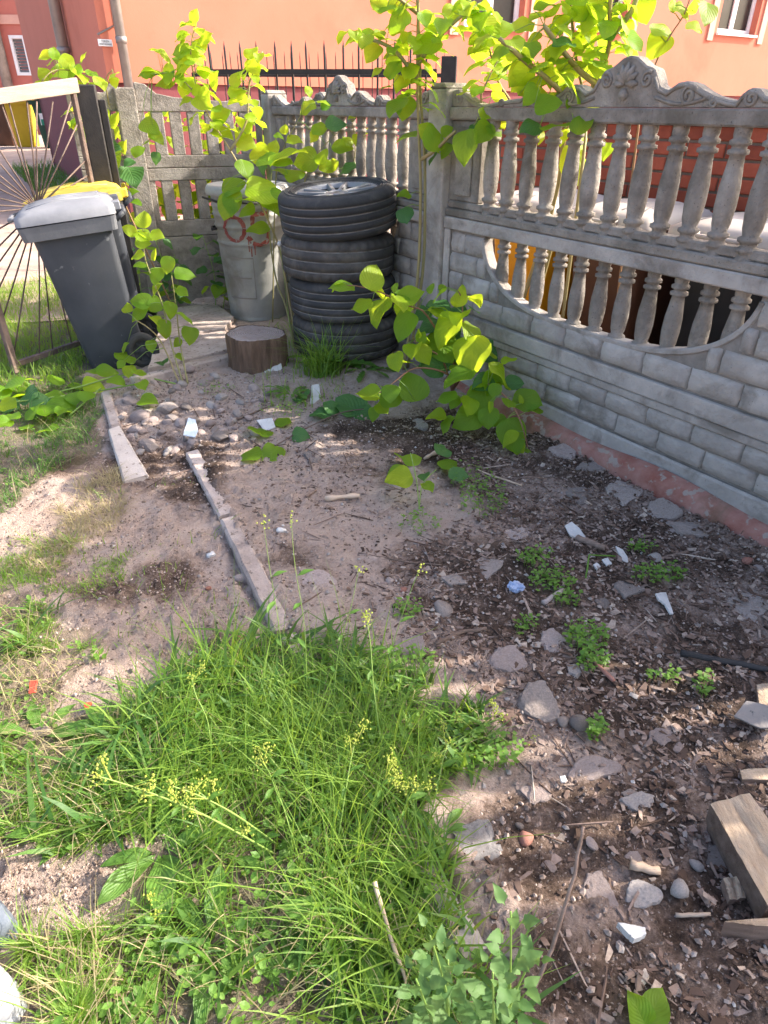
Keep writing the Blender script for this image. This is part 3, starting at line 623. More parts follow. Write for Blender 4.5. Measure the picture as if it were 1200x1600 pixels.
def pink_building():
    Y = 27.0; a = at(-160, 60, Y); b = at(175, 60, Y); g0 = .3
    root = empty('pink_building', (a.x, Y, g0)); tag(root, 'distant pink house with a blind in its window, left of the coral house', 'building')
    L = b.x - a.x; wa = at(13, 55, Y); wb = at(52, 118, Y); x0, x1, z0, z1 = wa.x - a.x, wb.x - a.x, wb.z - g0, wa.z - g0; H = 7.5
    m = MB(); m.box(0, x0, 0, .4, 0, H); m.box(x1, L, 0, .4, 0, H); m.box(x0, x1, 0, .4, 0, z0); m.box(x0, x1, 0, .4, z1, H); m.box(0, L, 6, 6.3, 0, H); m.box(0, .3, .4, 6, 0, H); m.build('wall', M['pink'], root)
    m = MB(); m.box(-.3, L + .3, -.6, 6.6, H, H + .2); m.prism([(-.3, H + .2), (L + .3, H + .2), (L - .5, H + 2), (.5, H + 2)], 1, 5); m.build('roof', M['greystone'], root)
    f = MB(); w_ = .09
    for q in ((x0, x1, z0, z0 + w_), (x0, x1, z1 - w_, z1), (x0, x0 + w_, z0 + w_, z1 - w_), (x1 - w_, x1, z0 + w_, z1 - w_)): f.box(q[0], q[1], -.03, .2, q[2], q[3])
    wd = f.build('window', M['pvc'], root); n = 11
    for i in range(n):
        za = z0 + w_ + (z1 - z0 - 2 * w_) * i / n; zb = z0 + w_ + (z1 - z0 - 2 * w_) * (i + .86) / n
        m = MB(); m.box(x0 + w_, x1 - w_, .06 + .02 * (i % 2), .1, za, zb); m.build('slat', M['blind'], wd)
    zs = at(30, 32, Y).z - g0; m = MB(); m.box(0, L, -.04, -.002, zs - .1, zs + .15); m.build('cornice', M['trim'], root)
    t = at(12, 90, Y).x - a.x; m = MB(); m.tube([(t - .15, -.15, 0), (t - .15, -.15, H)], .17, 10); m.build('downpipe', M['zinc'], root)
pink_building()

# iron railings
def railings(name, A, B, z0, zr, zt, sp, label, r=.009, post=True):
    d = B - A; L = d.length; root = empty(name, (A.x, A.y, 0), math.atan2(d.y, d.x)); tag(root, label, 'railing')
    m = MB(); m.box(0, L, -.012, .012, zr - .018, zr + .018); m.build('rail', M['iron'], root); m = MB(); m.box(0, L, -.012, .012, z0 + .1, z0 + .135); m.build('rail', M['iron'], root)
    sm = MB(); sm.tube([(0, 0, z0), (0, 0, zt - .05), (0, 0, zt)], [r, r, .001], 6); me = sm.mesh('spike', M['iron'])
    n = int(L / sp)
    for i in range(n):
        o = link('spike', me, root); o.location = ((i + .5) * L / n, 0.022, 0); o.rotation_euler = (random.uniform(-.006, .006), random.uniform(-.012, .012), 0)
    if post:
        m = MB(); m.box(L + .05, L + .17, -.05, .05, z0, zr + .10); m.build('post', M['iron'], root, .004)
        m = MB(); m.box(L - .02, L + .012, -.014, .014, z0, zr + .018); m.build('end_bar', M['iron'], root)
    return root
Ra = at(318, 112, 6.6); Rb = at(680, 112, 6.3)
railings('iron_railing', Vector((Ra.x, 6.6)), Vector((Rb.x, 6.3)), .1, Rb.z, Rb.z + .21, .135, 'black spiked iron railing between the concrete fence and coral wall')
Rc = at(300, 118, 8.2); Rd = at(700, 118, 8.0)
railings('iron_railing', Vector((Rc.x, 8.2)), Vector((Rd.x, 8.0)), .15, Rd.z, Rd.z + .2, .09, 'thin brown railing seen faintly behind the black spiked railing', .005, False)

# low brick wall beyond the bins
def brick_wall():
    t0, t1, bk = -1.2, 3.4, 1.28; zt = 1.235
    o_ = fw(t0, bk); root = empty('brick_wall', (o_.x, o_.y, 0), FROT); tag(root, 'low red brick wall seen through the balusters behind the bins', 'wall')
    L = t1 - t0; m = MB(); m.box(0, L, .008, .2, .0, zt); m.build('wall_core', M['mortar'], root)
    br = MB(); br.box(-.105, .105, 0, .03, -.031, .031); bo = br.build('tmp', M['brick'], None, .004); me = bo.data; bpy.data.objects.remove(bo)
    hb = MB(); hb.box(-.047, .047, 0, .03, -.031, .031); bo = hb.build('tmp', M['brick'], None, .004); mh = bo.data; bpy.data.objects.remove(bo)
    row = 0; z = zt - .036
    while z > .62:
        x = .0 if row % 2 else .11
        if not row % 2: o = link('brick', mh, root); o.location = (.05, 0, z)
        while x + .22 <= L + .01:
            o = link('brick', me, root); o.location = (x + .11, random.uniform(-.002, .002), z); x += .22
        z -= .0745; row += 1
    m = MB(); m.box(-.02, L, -.03, .24, zt + .001, zt + .03); m.build('coping', M['brick'], root, .004)
brick_wall()

# unseen tree added beyond the brick wall, only to shade the yard
def added_shade_tree(t_, cr, label):
    c = fw(t_, 2.05); root = empty('added_shade_tree', (c.x, c.y, 0)); tag(root, label, 'tree', 'added shade trees beyond the brick wall')
    m = MB(); m.tube([(0, 0, -.1), (.03, .02, .8), (-.02, .03, 1.4), (.02, 0, 2.0), (0, 0, 2.7)], [.07, .06, .05, .035, .015], 10)
    for k in range(9):
        a = k * 2.4; z = 1.5 + k * .12; m.tube([(0, 0, z), (.3 * math.cos(a), .3 * math.sin(a), z + .25), (.5 * math.cos(a), .5 * math.sin(a), z + .35)], [.028, .018, .006], 6)
    m.build('trunk', M['bark'], root)
    n = 3600; r = RNG.random(n) ** .4; u = RNG.normal(size=(n, 3)); u /= np.linalg.norm(u, axis=1)[:, None]; P = u * r[:, None] * np.array([cr, cr, cr * .92]) + np.array([0, 0, 2.45])
    keep = fbm(P[:, 0] + 20, P[:, 1] + P[:, 2] * 1.3, 2.6, 2) > .42; P = P[keep]; n = len(P)
    t = RNG.normal(size=(n, 3)); t /= np.linalg.norm(t, axis=1)[:, None]; x = np.cross(t, RNG.normal(size=(n, 3))); x /= np.linalg.norm(x, axis=1)[:, None]; sz = (.05 + .05 * RNG.random(n))[:, None]
    co = np.stack([P, P + t * sz * .5 + x * sz * .35, P + t * sz, P + t * sz * .5 - x * sz * .35], 1).reshape(-1, 3); m = MB(); m.add(co.tolist(), [(4 * i, 4 * i + 1, 4 * i + 2, 4 * i + 3) for i in range(n)]); m.build('crown', M['cover'], root)
added_shade_tree(2.32, .62, 'added unseen shade tree beyond the brick wall, the one nearer the coral house')
added_shade_tree(4.35, .60, 'added unseen shade tree beyond the brick wall, the one nearer the woodpile')

# ---------------------------------------------------------------- wheelie bins
def wheelie_bin(loc, rz, body, lid, label, group=None, s=1.0, tilt=(0, 0), wheel_parts=True, rimmat=None):
    root = empty('wheelie_bin', loc, rz); tag(root, label, 'bin', group)
    root.rotation_euler = (tilt[0], tilt[1], rz); root.scale = (s, s, s)
    # local: front of the bin is -x, hinge and wheels at +x, width along y
    H = .79; prof = []
    def ring(z, x0, x1, hw, r=.035):
        pts = []
        for cx, cy, a0 in ((x1 - r, hw - r, 0), (x0 + r, hw - r, 90), (x0 + r, -hw + r, 180), (x1 - r, -hw + r, 270)):
            for k in range(4):
                a = math.radians(a0 + k * 30); pts.append((cx + r * math.cos(a), cy + r * math.sin(a), z))
        return pts
    rings = [ring(.0, -.165, .165, .165), ring(.03, -.175, .175, .172), ring(.30, -.200, .180, .190), ring(.55, -.222, .188, .207), ring(H, -.245, .20, .225)]
    m = MB(); n = 16
    vs = [p for r_ in rings for p in r_]; fs = [(i * n + j, i * n + (j + 1) % n, (i + 1) * n + (j + 1) % n, (i + 1) * n + j) for i in range(4) for j in range(n)]
    fs.append(tuple(range(n))[::-1]); m.add(vs, fs, 0, True)
    b = m.build('body', body, root)
    rm = MB(); r0 = ring(H - .05, -.285, .235, .252, .03); r1 = ring(H + .018, -.295, .245, .262, .03); r2 = ring(H + .02, -.24, .2, .215, .03); r3 = ring(H - .048, -.25, .20, .222, .03)
    rm.add(r3 + r0 + r1 + r2, [(i * n + j, i * n + (j + 1) % n, (i + 1) * n + (j + 1) % n, (i + 1) * n + j) for i in range(3) for j in range(n)], 0, False); rm.build('rim', rimmat or body, b)
    hb = MB(); hb.tube([(.29, -.2, H + .02), (.29, .2, H + .02)], .016, 8)
    for y in (-.2, -.07, .07, .2): hb.tube([(.24, y, H - .01), (.29, y, H + .02)], .014, 6)
    hb.build('handle', body, b)
    # lid: domed slab hinged at the back
    l0 = ring(H + .024, -.30, .25, .268, .04); l1 = ring(H + .062, -.295, .25, .262, .04); l2 = ring(H + .085, -.25, .23, .225, .06); l3 = ring(H + .108, -.12, .17, .12, .06)
    lm = MB(); lm.add(l0 + l1 + l2 + l3, [(i * n + j, i * n + (j + 1) % n, (i + 1) * n + (j + 1) % n, (i + 1) * n + j) for i in range(3) for j in range(n)] + [tuple(range(3 * n, 4 * n))], 0, True)
    ld = lm.build('lid', lid, root)
    for yy in (-.15, -.05, .05, .15):
        g = MB(); g.tube([(-.22, yy * 1.1, H + .086), (-.05, yy * .8, H + .106), (.18, yy * .9, H + .098)], .008, 6); g.build('lid_ridge', lid, ld)
    g = MB(); g.tube([(-.30, -.10, H + .05), (-.335, -.09, H + .045), (-.335, .09, H + .045), (-.30, .10, H + .05)], .012, 6); g.build('lid_grip', lid, ld)
    for y in (-.16, .16): g = MB(); g.box(.235, .285, y - .03, y + .03, H + .03, H + .075); g.build('hinge', lid, ld, .006)
    g = MB(); g.box(-.22, .19, -.236, -.262, H - .12, H - .055) if False else None
    if wheel_parts:
        ax = MB(); ax.tube([(.17, -.21, .10), (.17, .21, .10)], .011, 8); ax.build('axle', M['iron'], root)
        for y in (-.235, .235):
            wm = MB(); Mx = Matrix.Translation((.17, y, .10)) @ Matrix.Rotation(PI / 2, 4, 'X')
            wm.lathe([(.062, -.022), (.092, -.022), (.10, -.014), (.10, .014), (.092, .022), (.062, .022)], 28, M=Mx, close=True); wo_ = wm.build('wheel', M['rubber'], root)
            h = MB(); h.lathe([(.0, -.016), (.02, -.018), (.024, -.008), (.056, -.006), (.061, -.019), (.061, .019), (.056, .006), (.024, .008), (.02, .018), (0, .016)], 20, M=Mx)
            for k in range(6):
                a = k * PI / 3; h.tube([Mx @ Vector((.018 * math.cos(a), .018 * math.sin(a), s_ * .008)) for s_ in (1,)] + [Mx @ Vector((.058 * math.cos(a), .058 * math.sin(a), .010))], .007, 5)
                h.tube([Mx @ Vector((.018 * math.cos(a), .018 * math.sin(a), -.008)), Mx @ Vector((.058 * math.cos(a), .058 * math.sin(a), -.010))], .007, 5)
            h.build('hub', M['hubgrey'], wo_)
    return root
bz = gzf(-1.55, 3.75)
WB = wheelie_bin((-1.585, 3.83, bz - .005), math.radians(21), M['binplastic'], M['binlid'], 'scuffed dark grey wheelie bin with pale sunlit lid standing by the gate', None, 1.0, (math.radians(0), math.radians(-6)), True, M['binrim'])
WB.scale = (.88, .92, 1.0)
WB2 = wheelie_bin((-1.70, 4.24, gzf(-1.63, 4.3)), math.radians(20), M['binplastic'], M['yellow'], 'wheelie bin with yellow lid half hidden behind the dark grey one', None, .99, (0, math.radians(-5)))
grp = 'bins behind the near balustrade'
for t, bk_, bm_, lm_, lab in ((-.18, .88, M['orange'], M['lid_sunlit'], 'orange yellow bin glimpsed through the balusters nearest the corner post'), (.44, .88, M['brownbin'], M['lid_sunlit'], 'brown bin with pale lid glimpsed through the middle balusters'), (1.06, .90, M['blackbin'], M['lid_sunlit'], 'black bin with pale lid glimpsed through the balusters beside the brown bin'), (1.68, .90, M['blackbin'], M['lid_sunlit'], 'black bin glimpsed through the rightmost balusters')):
    p = fw(t, bk_); wheelie_bin((p.x, p.y, .0), FROT + PI / 2, bm_, lm_, lab, grp, 1.01, (0, 0), False)
WB2.scale = (.90, .92, 1.02)
# far bins by the driveway
p = at(45, 226, 18.6); YB = wheelie_bin((p.x, p.y, gzf(p.x, p.y)), math.radians(100), M['yellowbin'], M['yellowbin'], 'olive yellow wheelie bin by the far driveway wall', 'bins by the far driveway', 1.22, (0, 0), False)
p = at(72, 228, 18.3); GB = wheelie_bin((p.x + .25, p.y, gzf(p.x, p.y)), math.radians(95), M['greenbin'], M['greenbin'], 'dark green wheelie bin with white paper label by the far driveway wall', 'bins by the far driveway', 1.22, (0, 0), False)
m = MB(); m.box(-.222, -.2265, -.10, .12, .40, .62); o = m.build('paper_label', M['paper'], GB); o['label'] = 'white paper label'
m = MB(); m.box(-.2275, -.228, -.085, .105, .40, .50); o2 = m.build('green_band', M['teal'], o)
p = at(15, 226, 19.2); wheelie_bin((p.x, p.y, gzf(p.x, p.y)), math.radians(92), M['brownbin'], M['brownbin'], 'dark brown wheelie bin left of the olive yellow one', 'bins by the far driveway', 1.22, (0, 0), False)
for (t_, h_) in (('bin', 0),): pass

# ---------------------------------------------------------------- gate with sun rays
def gate():
    H_ = Vector((-1.70, 4.25)); N_ = Vector((-2.06, 3.52)); d = N_ - H_; L = d.length
    root = empty('sunburst_gate', (H_.x, H_.y, 0), math.atan2(d.y, d.x)); tag(root, 'rusty metal garden gate of rods fanning out like sun rays', 'gate')
    m = MB(); m.prism([(-.02, 1.36), (L + .05, 1.26), (L + .05, 1.32), (-.02, 1.43)], -.02, .02); m.build('top_plank', M['plank'], root, .003)
    m = MB(); m.box(L - .03, L + .005, -.015, .015, .03, 1.27); m.build('frame_bar', M['rust'], root, .003)
    m = MB(); m.box(0, L - .031, -.014, .014, .06, .09); m.build('frame_bar', M['rust'], root, .003)
    m = MB(); m.box(.0, .025, -.014, .014, .091, 1.36); m.build('frame_bar', M['rust'], root, .003)
    c = Vector((L * .5, 0, .83)); m = MB(); m.lathe([(0, -.014), (.028, -.012), (.033, 0), (.028, .012), (0, .014)], 16, M=Matrix.Translation(c) @ Matrix.Rotation(PI / 2, 4, 'X')); m.build('hub', M['rust'], root)
    k = 0
    for a in range(0, 360, 9):
        if random.random() < .08: continue
        an = math.radians(a + random.uniform(-2, 2)); dx, dz = math.cos(an), math.sin(an); best = 9
        for (num, den) in ((.01 - c.x, dx), (L - .02 - c.x, dx), (.08 - c.z, dz), (1.36 - .085 * (c.x / L) - c.z, dz)):
            if abs(den) > 1e-4 and num / den > 0: best = min(best, num / den)
        m = MB(); yb = random.uniform(-.008, .008); m.tube([c + Vector((dx, 0, dz)) * .03, c + Vector((dx * best * .5, yb, dz * best * .5)), c + Vector((dx * best, 0, dz * best))], .0040, 6); m.build('rod', M['rust'], root)
    root2 = empty('gate_post', (-1.665, 4.33, 0), .3); tag(root2, 'black square metal gate post beside the slotted fence', 'post')
    m = MB(); m.box(-.05, .05, -.05, .05, 0, 1.40); m.build('shaft', M['iron'], root2, .006)
    m = MB(); m.box(.052, .09, -.02, .02, .05, 1.33); m.build('stop_bar', M['iron'], root2, .004)
    for z in (.35, 1.05):
        m = MB(); m.tube([(-.065, -.03, z - .05), (-.065, -.03, z + .05)], .014, 8); m.build('hinge', M['iron'], root2)
gate()

# ---------------------------------------------------------------- tyres
def tyre(loc, R, w, kind, label, rim=False, rz=0, tilt=0):
    root = empty('stacked_tyre' if not rim else 'alloy_wheel', loc); tag(root, label, 'tyre' if not rim else 'wheel', 'stacked tyres')
    root.rotation_euler = (tilt, tilt * .6, rz) if not hasattr(tilt, '__len__') else (tilt[0], tilt[1], 0)
    h = w / 2; ri = R * .66
    # outer profile from bottom bead to top bead; u marks material (1 = dusty groove)
    side = [(ri, -h * .72), (ri + .012, -h * .86), (ri + .045, -h * .98), (R * .83, -h * 1.0), (R * .885, -h * .975), (R * .925, -h * .93), (R * .962, -h * .86), (R * .983, -h * .76)]
    prof = list(side); flag = [0] * len(side); rib = []
    gs = (-.55, -.2, .17, .52) if kind == 'summer' else (-.48, .0, .48)
    z = -h * .70; prof.append((R * .993, z)); flag.append(0)
    for g in gs:
        zc = g * h; gw = .0035
        bul = R * (1 - .012 * abs(g) ** 2)
        prof += [(bul, zc - gw - .0008), (bul - .006, zc - gw), (bul - .006, zc + gw), (bul, zc + gw + .0008)]; flag += [0, 1, 1, 0]
    prof.append((R * .993, h * .70)); flag.append(0)
    prof += [(r, -zz) for r, zz in reversed(side)]; flag += [0] * len(side)
    n = 144 if kind == 'winter' else 96
    nb = len(prof); sh = {nb - 8, nb - 9, nb - 7, nb - 6, 7, 8, 6, 5}
    def mods(i, j):
        if kind == 'winter':
            if i in sh: return .962 if j % 4 == 0 else 1.0
            if 8 < i < nb - 9 and ((j + i * 2) % 9 == 0): return .982
            return 1.0
        if i in sh and j % 3 == 0: return .994
        return 1.0
    m = MB(); m.lathe(prof, n, mods=mods)
    # material of groove faces
    k = nb; fi = 0
    for j in range(n):
        for i in range(k - 1):
            if flag[i] and flag[i + 1]: m.m[fi] = 1
            fi += 1
    # inner wall so that the tyre is a closed shell
    inner = [(ri, h * .72), (ri + .03, h * .6), (R * .9, h * .5), (R * .93, 0), (R * .9, -h * .5), (ri + .03, -h * .6), (ri, -h * .72)]
    m.lathe(inner, 48)
    rb = M['rubber_old'] if kind == 'winter' else M['rubber']
    t = m.build('tread_and_sidewalls', [rb, M['rubber_dust']], root)
    # raised ribs on the sidewall
    s = MB()
    for rr in (R * .76, R * .80, R * .865): s.lathe([(rr - .003, h * .965), (rr - .001, h * 1.0 + .0015), (rr + .001, h * 1.0 + .0015), (rr + .003, h * .965)], 64)
    s.build('sidewall_rib', rb, t)
    if rim:
        m = MB(); m.lathe([(ri - .012, -h * .7), (ri - .02, -h * .3), (ri - .035, 0), (ri - .025, h * .45), (ri - .010, h * .62), (ri + .004, h * .80), (ri + .014, h * .86), (ri + .014, h * .78), (ri - .002, h * .66)], 64); rm_ = m.build('rim', M['alloy_dark'], root)
        m = MB(); m.lathe([(ri - .012, h * .64), (ri + .004, h * .815), (ri + .016, h * .875), (ri + .018, h * .85)], 64); m.build('rim_lip', M['alloy'], rm_)
        m = MB(); m.lathe([(0, h * .72), (.03, h * .72), (.034, h * .80), (.062, h * .74), (.070, h * .55), (.07, h * .2)], 32); m.build('hub', M['alloy'], rm_)
        m = MB(); m.lathe([(0, h * .745), (.024, h * .745), (.026, h * .69)], 20); m.build('hub_cap', M['alloy_dark'], rm_)
        for q in range(5):
            a = 2 * PI * q / 5 + .35; sp = MB()
            for s_ in (-1, 1):
                c0 = Vector((.055, s_ * .014, h * .66)); c1 = Vector((ri - .006, s_ * .046, h * .76))
                dv = (c1 - c0).normalized(); wv = Vector((0, 1, 0)) * .013; hv = Vector((0, 0, 1)) * .012
                vs = [c0 - wv - hv * 2, c0 + wv - hv * 2, c0 + wv * .8 + hv, c0 - wv * .8 + hv, c1 - wv - hv * 2, c1 + wv - hv * 2, c1 + wv * .8 + hv, c1 - wv * .8 + hv]
                Rz = Matrix.Rotation(a, 4, 'Z'); sp.add([Rz @ v for v in vs], [(0, 1, 2, 3), (7, 6, 5, 4), (0, 4, 5, 1), (1, 5, 6, 2), (2, 6, 7, 3), (3, 7, 4, 0)])
            sp.build('spoke', M['alloy'], rm_, .003)
        m = MB(); m.lathe([(0, -h * .1), (.14, -h * .1), (.14, -h * .2), (0, -h * .2)], 40); m.build('back_disc', M['alloy_dark'], rm_)  # dark disc closing the wheel behind the spokes
    return root
TX, TY = -.25, 3.83; tz = .085; TW = .213
tyre((TX + .02, TY + .01, tz + TW * .5), .306, TW, 'winter', 'bottom tyre of the stack, half hidden by grass', False, .4, .004)
tyre((TX + .008, TY, tz + TW * 1.5), .296, TW, 'summer', 'third tyre from the top with pale tread lines', False, 1.1, -.004)
tyre((TX - .012, TY + .01, tz + TW * 2.5), .309, TW, 'winter', 'second tyre from the top with brownish blocky winter tread', False, 2.2, .006)
tyre((TX - .005, TY, tz + TW * 3.5 + .012), .312, TW, 'summer', 'topmost tyre on the stack with five twin spoke alloy rim', True, .2, (.075, -.075))

# ---------------------------------------------------------------- galvanised can with a red 05
def can():
    c = Vector((-.885, 4.66)); z0 = gzf(c.x, c.y); root = empty('metal_dustbin', (c.x, c.y, z0)); tag(root, 'ribbed galvanised metal dustbin with red painted 05 next to the tyres', 'dustbin')
    H = .80; prof = [(.0, .012), (.185, .012), (.192, .0), (.196, .02)]
    def R(z): return .190 + .048 * (z / H)
    zs = [.05, .28, .36, .50, .515, .53, .55, .62, .635, .65, .67, .70, .715, .73, .76, .79, .80]
    for z in np.linspace(.03, H, 78):
        b = 0
        for zr in (.50, .60, .665, .715): b = max(b, .008 * math.exp(-((z - zr) / .008) ** 2))
        prof.append((R(z) + b, float(z)))
    prof += [(R(H) + .008, H + .003), (R(H) - .004, H - .004), (R(H) - .01, H - .1)]
    m = MB(); m.lathe(prof, 56); b = m.build('body', M['galv'], root)
    m = MB(); m.lathe([(.262, H - .022), (.266, H - .01), (.262, H + .012), (.25, H + .03), (.225, H + .034), (.20, H + .024), (.10, H + .030), (0, H + .04)], 56)
    ld = m.build('lid', M['galv'], root)
    m = MB(); m.tube([(-.07, 0, H + .034), (-.055, 0, H + .06), (.055, 0, H + .06), (.07, 0, H + .034)], .008, 6); m.build('lid_handle', M['iron'], ld)
    # rod of the lid clasp
    m = MB(); m.tube([(-.285, -.03, H - .045), (-.16, -.215, H - .05), (.1, -.255, H - .055)], .007, 6); m.build('clasp_rod', M['iron'], root)
    for a in (-2.9, .05):
        m = MB(); p = lambda an, r, z: (r * math.cos(an), r * math.sin(an), z)
        m.tube([p(a - .22, R(.58), .58), p(a - .22, R(.58) + .03, .575), p(a + .22, R(.58) + .03, .575), p(a + .22, R(.58), .58)], .008, 6); m.build('side_handle', M['iron'], root)
    # recessed maker's plate and bar
    def patch(a0, a1, za, zb, off=.003, n=10):
        vs = []; 
        for i in range(n + 1):
            a = a0 + (a1 - a0) * i / n
            for z in (za, zb): r = R(z) + off; vs.append((r * math.cos(a), r * math.sin(a), z))
        return vs, [(2 * i, 2 * i + 2, 2 * i + 3, 2 * i + 1) for i in range(n)]
    a0 = -PI / 2 - .18
    m = MB()
    for (u0, u1, za, zb) in ((a0 - .62, a0 + .35, .415, .423), (a0 - .62, a0 - .60, .16, .42), (a0 + .33, a0 + .35, .16, .42), (a0 - .62, a0 + .35, .16, .167), (a0 - .5, a0 + .25, .29, .298)):
        vs, fs = patch(u0, u1, za, zb, .004); m.add(vs, fs)
    m.build('plate_seam', M['zinc'], root)
    # 0 and 5 in spray paint, laid on the curved wall
    def stroke(pts, w_=.0115):
        vs = []; N = len(pts)
        for i, (a, z) in enumerate(pts):
            q = pts[min(i + 1, N - 1)]; r_ = pts[max(i - 1, 0)]; dx, dz = (q[0] - r_[0]) * .22, q[1] - r_[1]; l = math.hypot(dx, dz) + 1e-9; nx, nz = -dz / l, dx / l
            wj = w_ * random.uniform(.85, 1.2)
            for s_ in (-1, 0, 1):
                aa = a + s_ * nx * wj / .22; zz = z + s_ * nz * wj; bb = 0
                for zr in (.50, .60, .665, .715): bb = max(bb, .008 * math.exp(-((zz - zr) / .008) ** 2))
                r = R(zz) + bb + .0018; vs.append((r * math.cos(aa), r * math.sin(aa), zz))
        return vs, [(3 * i + s_, 3 * i + 3 + s_, 3 * i + 4 + s_, 3 * i + 1 + s_) for i in range(N - 1) for s_ in (0, 1)]
    aC = -PI / 2 - .30; P0 = [(aC + .30 * math.cos(t), .595 + .07 * math.sin(t)) for t in np.linspace(0, 2 * PI, 40)]
    m = MB(); m.add(*stroke(P0)); m.build('painted_digit', M['spray'], root)
    a5 = -PI / 2 + .42; zz = lambda *l: [p_ for i in range(len(l) - 1) for p_ in [(l[i][0] + (l[i + 1][0] - l[i][0]) * k / 6, l[i][1] + (l[i + 1][1] - l[i][1]) * k / 6) for k in range(6)]] + [l[-1]]
    P5 = zz((a5 + .25, .685), (a5 - .17, .68), (a5 - .19, .61), (a5 + .10, .612), (a5 + .26, .575), (a5 + .22, .52), (a5 - .02, .497), (a5 - .22, .512))
    m = MB(); m.add(*stroke(P5)); m.build('painted_digit', M['spray'], root)
    m = MB()
    for aa, za, zb in ((a5 - .34, .53, .46), (a5 - .28, .52, .43), (a5 - .18, .50, .44)):
        m.add(*stroke([(aa, za), (aa + .004, (za + zb) / 2), (aa, zb)], .0035))
    m.add(*stroke([(a5 - .36, .548), (a5 - .30, .535), (a5 - .24, .545)], .014)); m.build('paint_drip', M['spray'], root)
can()

# ---------------------------------------------------------------- stump, slabs, kerbs
def stump():
    p = Vector((-.715, 3.60)); z0 = gzf(p.x, p.y) - .02; root = empty('tree_stump', (p.x, p.y, z0)); tag(root, 'short sawn tree stump in front of the metal dustbin', 'stump')
    n = 72; H = .20; m = MB(); prof = [(.160, -.06), (.166, .0), (.160, .05), (.158, .10), (.159, .15), (.160, .185), (.155, H)]
    ph = [random.uniform(0, 6) for _ in range(5)]
    def mods(i, j):
        a = 2 * PI * j / n
        return 1 + .06 * math.sin(2 * a + ph[0]) + .045 * math.sin(3 * a + ph[1]) + .03 * math.sin(5 * a + ph[4]) + .022 * math.sin(13 * a + ph[2] + i * .1) + .02 * math.sin(29 * a + ph[3] + i * .25) + random.uniform(-.018, .018)
    m.lathe(prof, n, mods=mods); m.build('bark', M['bark'], root)
    rim = [m.v[j * 7 + 6] for j in range(n)]; t = MB(); vs = [(0, 0, H + .002)]
    for k in range(1, 9):
        for j in range(n): vs.append((rim[j][0] * k / 8, rim[j][1] * k / 8, H + (.002 if k % 2 else -.0005) - (.004 if k == 8 else 0) + random.uniform(-.001, .001)))
    fs = [(0, 1 + j, 1 + (j + 1) % n) for j in range(n)] + [(1 + (k - 1) * n + j, 1 + k * n + j, 1 + k * n + (j + 1) % n, 1 + (k - 1) * n + (j + 1) % n) for k in range(1, 8) for j in range(n)]
    t.add(vs, fs, 0, True); t.build('sawn_top', M['rings'], root)
stump()
def rough_poly(pts, jit, sub=4):
    out = []
    for i, p in enumerate(pts):
        q = pts[(i + 1) % len(pts)]
        for k in range(sub):
            u = k / sub; out.append((p[0] + (q[0] - p[0]) * u + (random.uniform(-jit, jit) if k else 0), p[1] + (q[1] - p[1]) * u + (random.uniform(-jit, jit) if k else 0)))
    return out
def flat_piece(name, pts, z0, z1, mat, label, cat, group=None, jit=.004, bevel=.004, tilt=(0, 0), dome=0):
    cx = sum(p[0] for p in pts) / len(pts); cy = sum(p[1] for p in pts) / len(pts)
    out = rough_poly([(x - cx, y - cy) for x, y in pts], jit); m = MB(); k = len(out)
    vs = [(x, y, z0) for x, y in out] + [(x, y, z1) for x, y in out] + [(x * .6 + random.uniform(-jit, jit), y * .6 + random.uniform(-jit, jit), z1 + dome * .7 + random.uniform(-jit, jit) * .6) for x, y in out] + [(0, 0, z1 + dome)]
    fs = [tuple(range(k))[::-1]] + [(i, (i + 1) % k, (i + 1) % k + k, i + k) for i in range(k)] + [(i + k, (i + 1) % k + k, (i + 1) % k + 2 * k, i + 2 * k) for i in range(k)] + [(i + 2 * k, (i + 1) % k + 2 * k, 3 * k) for i in range(k)]
    m.add(vs, fs); o = m.build(name, mat, None, bevel); o.location = (cx, cy, 0); o.rotation_euler = (tilt[0], tilt[1], 0)
    tag(o, label, cat, group); return o
zs_ = .075
def gpl(pts, z): return [tuple(gp(x, y, z)[:2]) for x, y in pts]
flat_piece('paving_slab', gpl([(238, 545), (262, 482), (334, 472), (365, 494), (352, 512), (250, 528)], .10), .02, .10, M['kerb'], 'broken grey paving slab beside the metal dustbin', 'slab', 'broken paving slabs', .006)
flat_piece('paving_slab', gpl([(230, 575), (245, 533), (352, 516), (362, 545)], .09), .02, .092, M['kerb'], 'cracked paving slab between the stump and grey bin wheel', 'slab', 'broken paving slabs', .006)
flat_piece('paving_slab', gpl([(296, 470), (320, 452), (362, 455), (372, 480), (342, 474)], .10), .0, .085, M['kerb'], 'small slab fragment under the foot of the slotted fence', 'slab', 'broken paving slabs', .006)
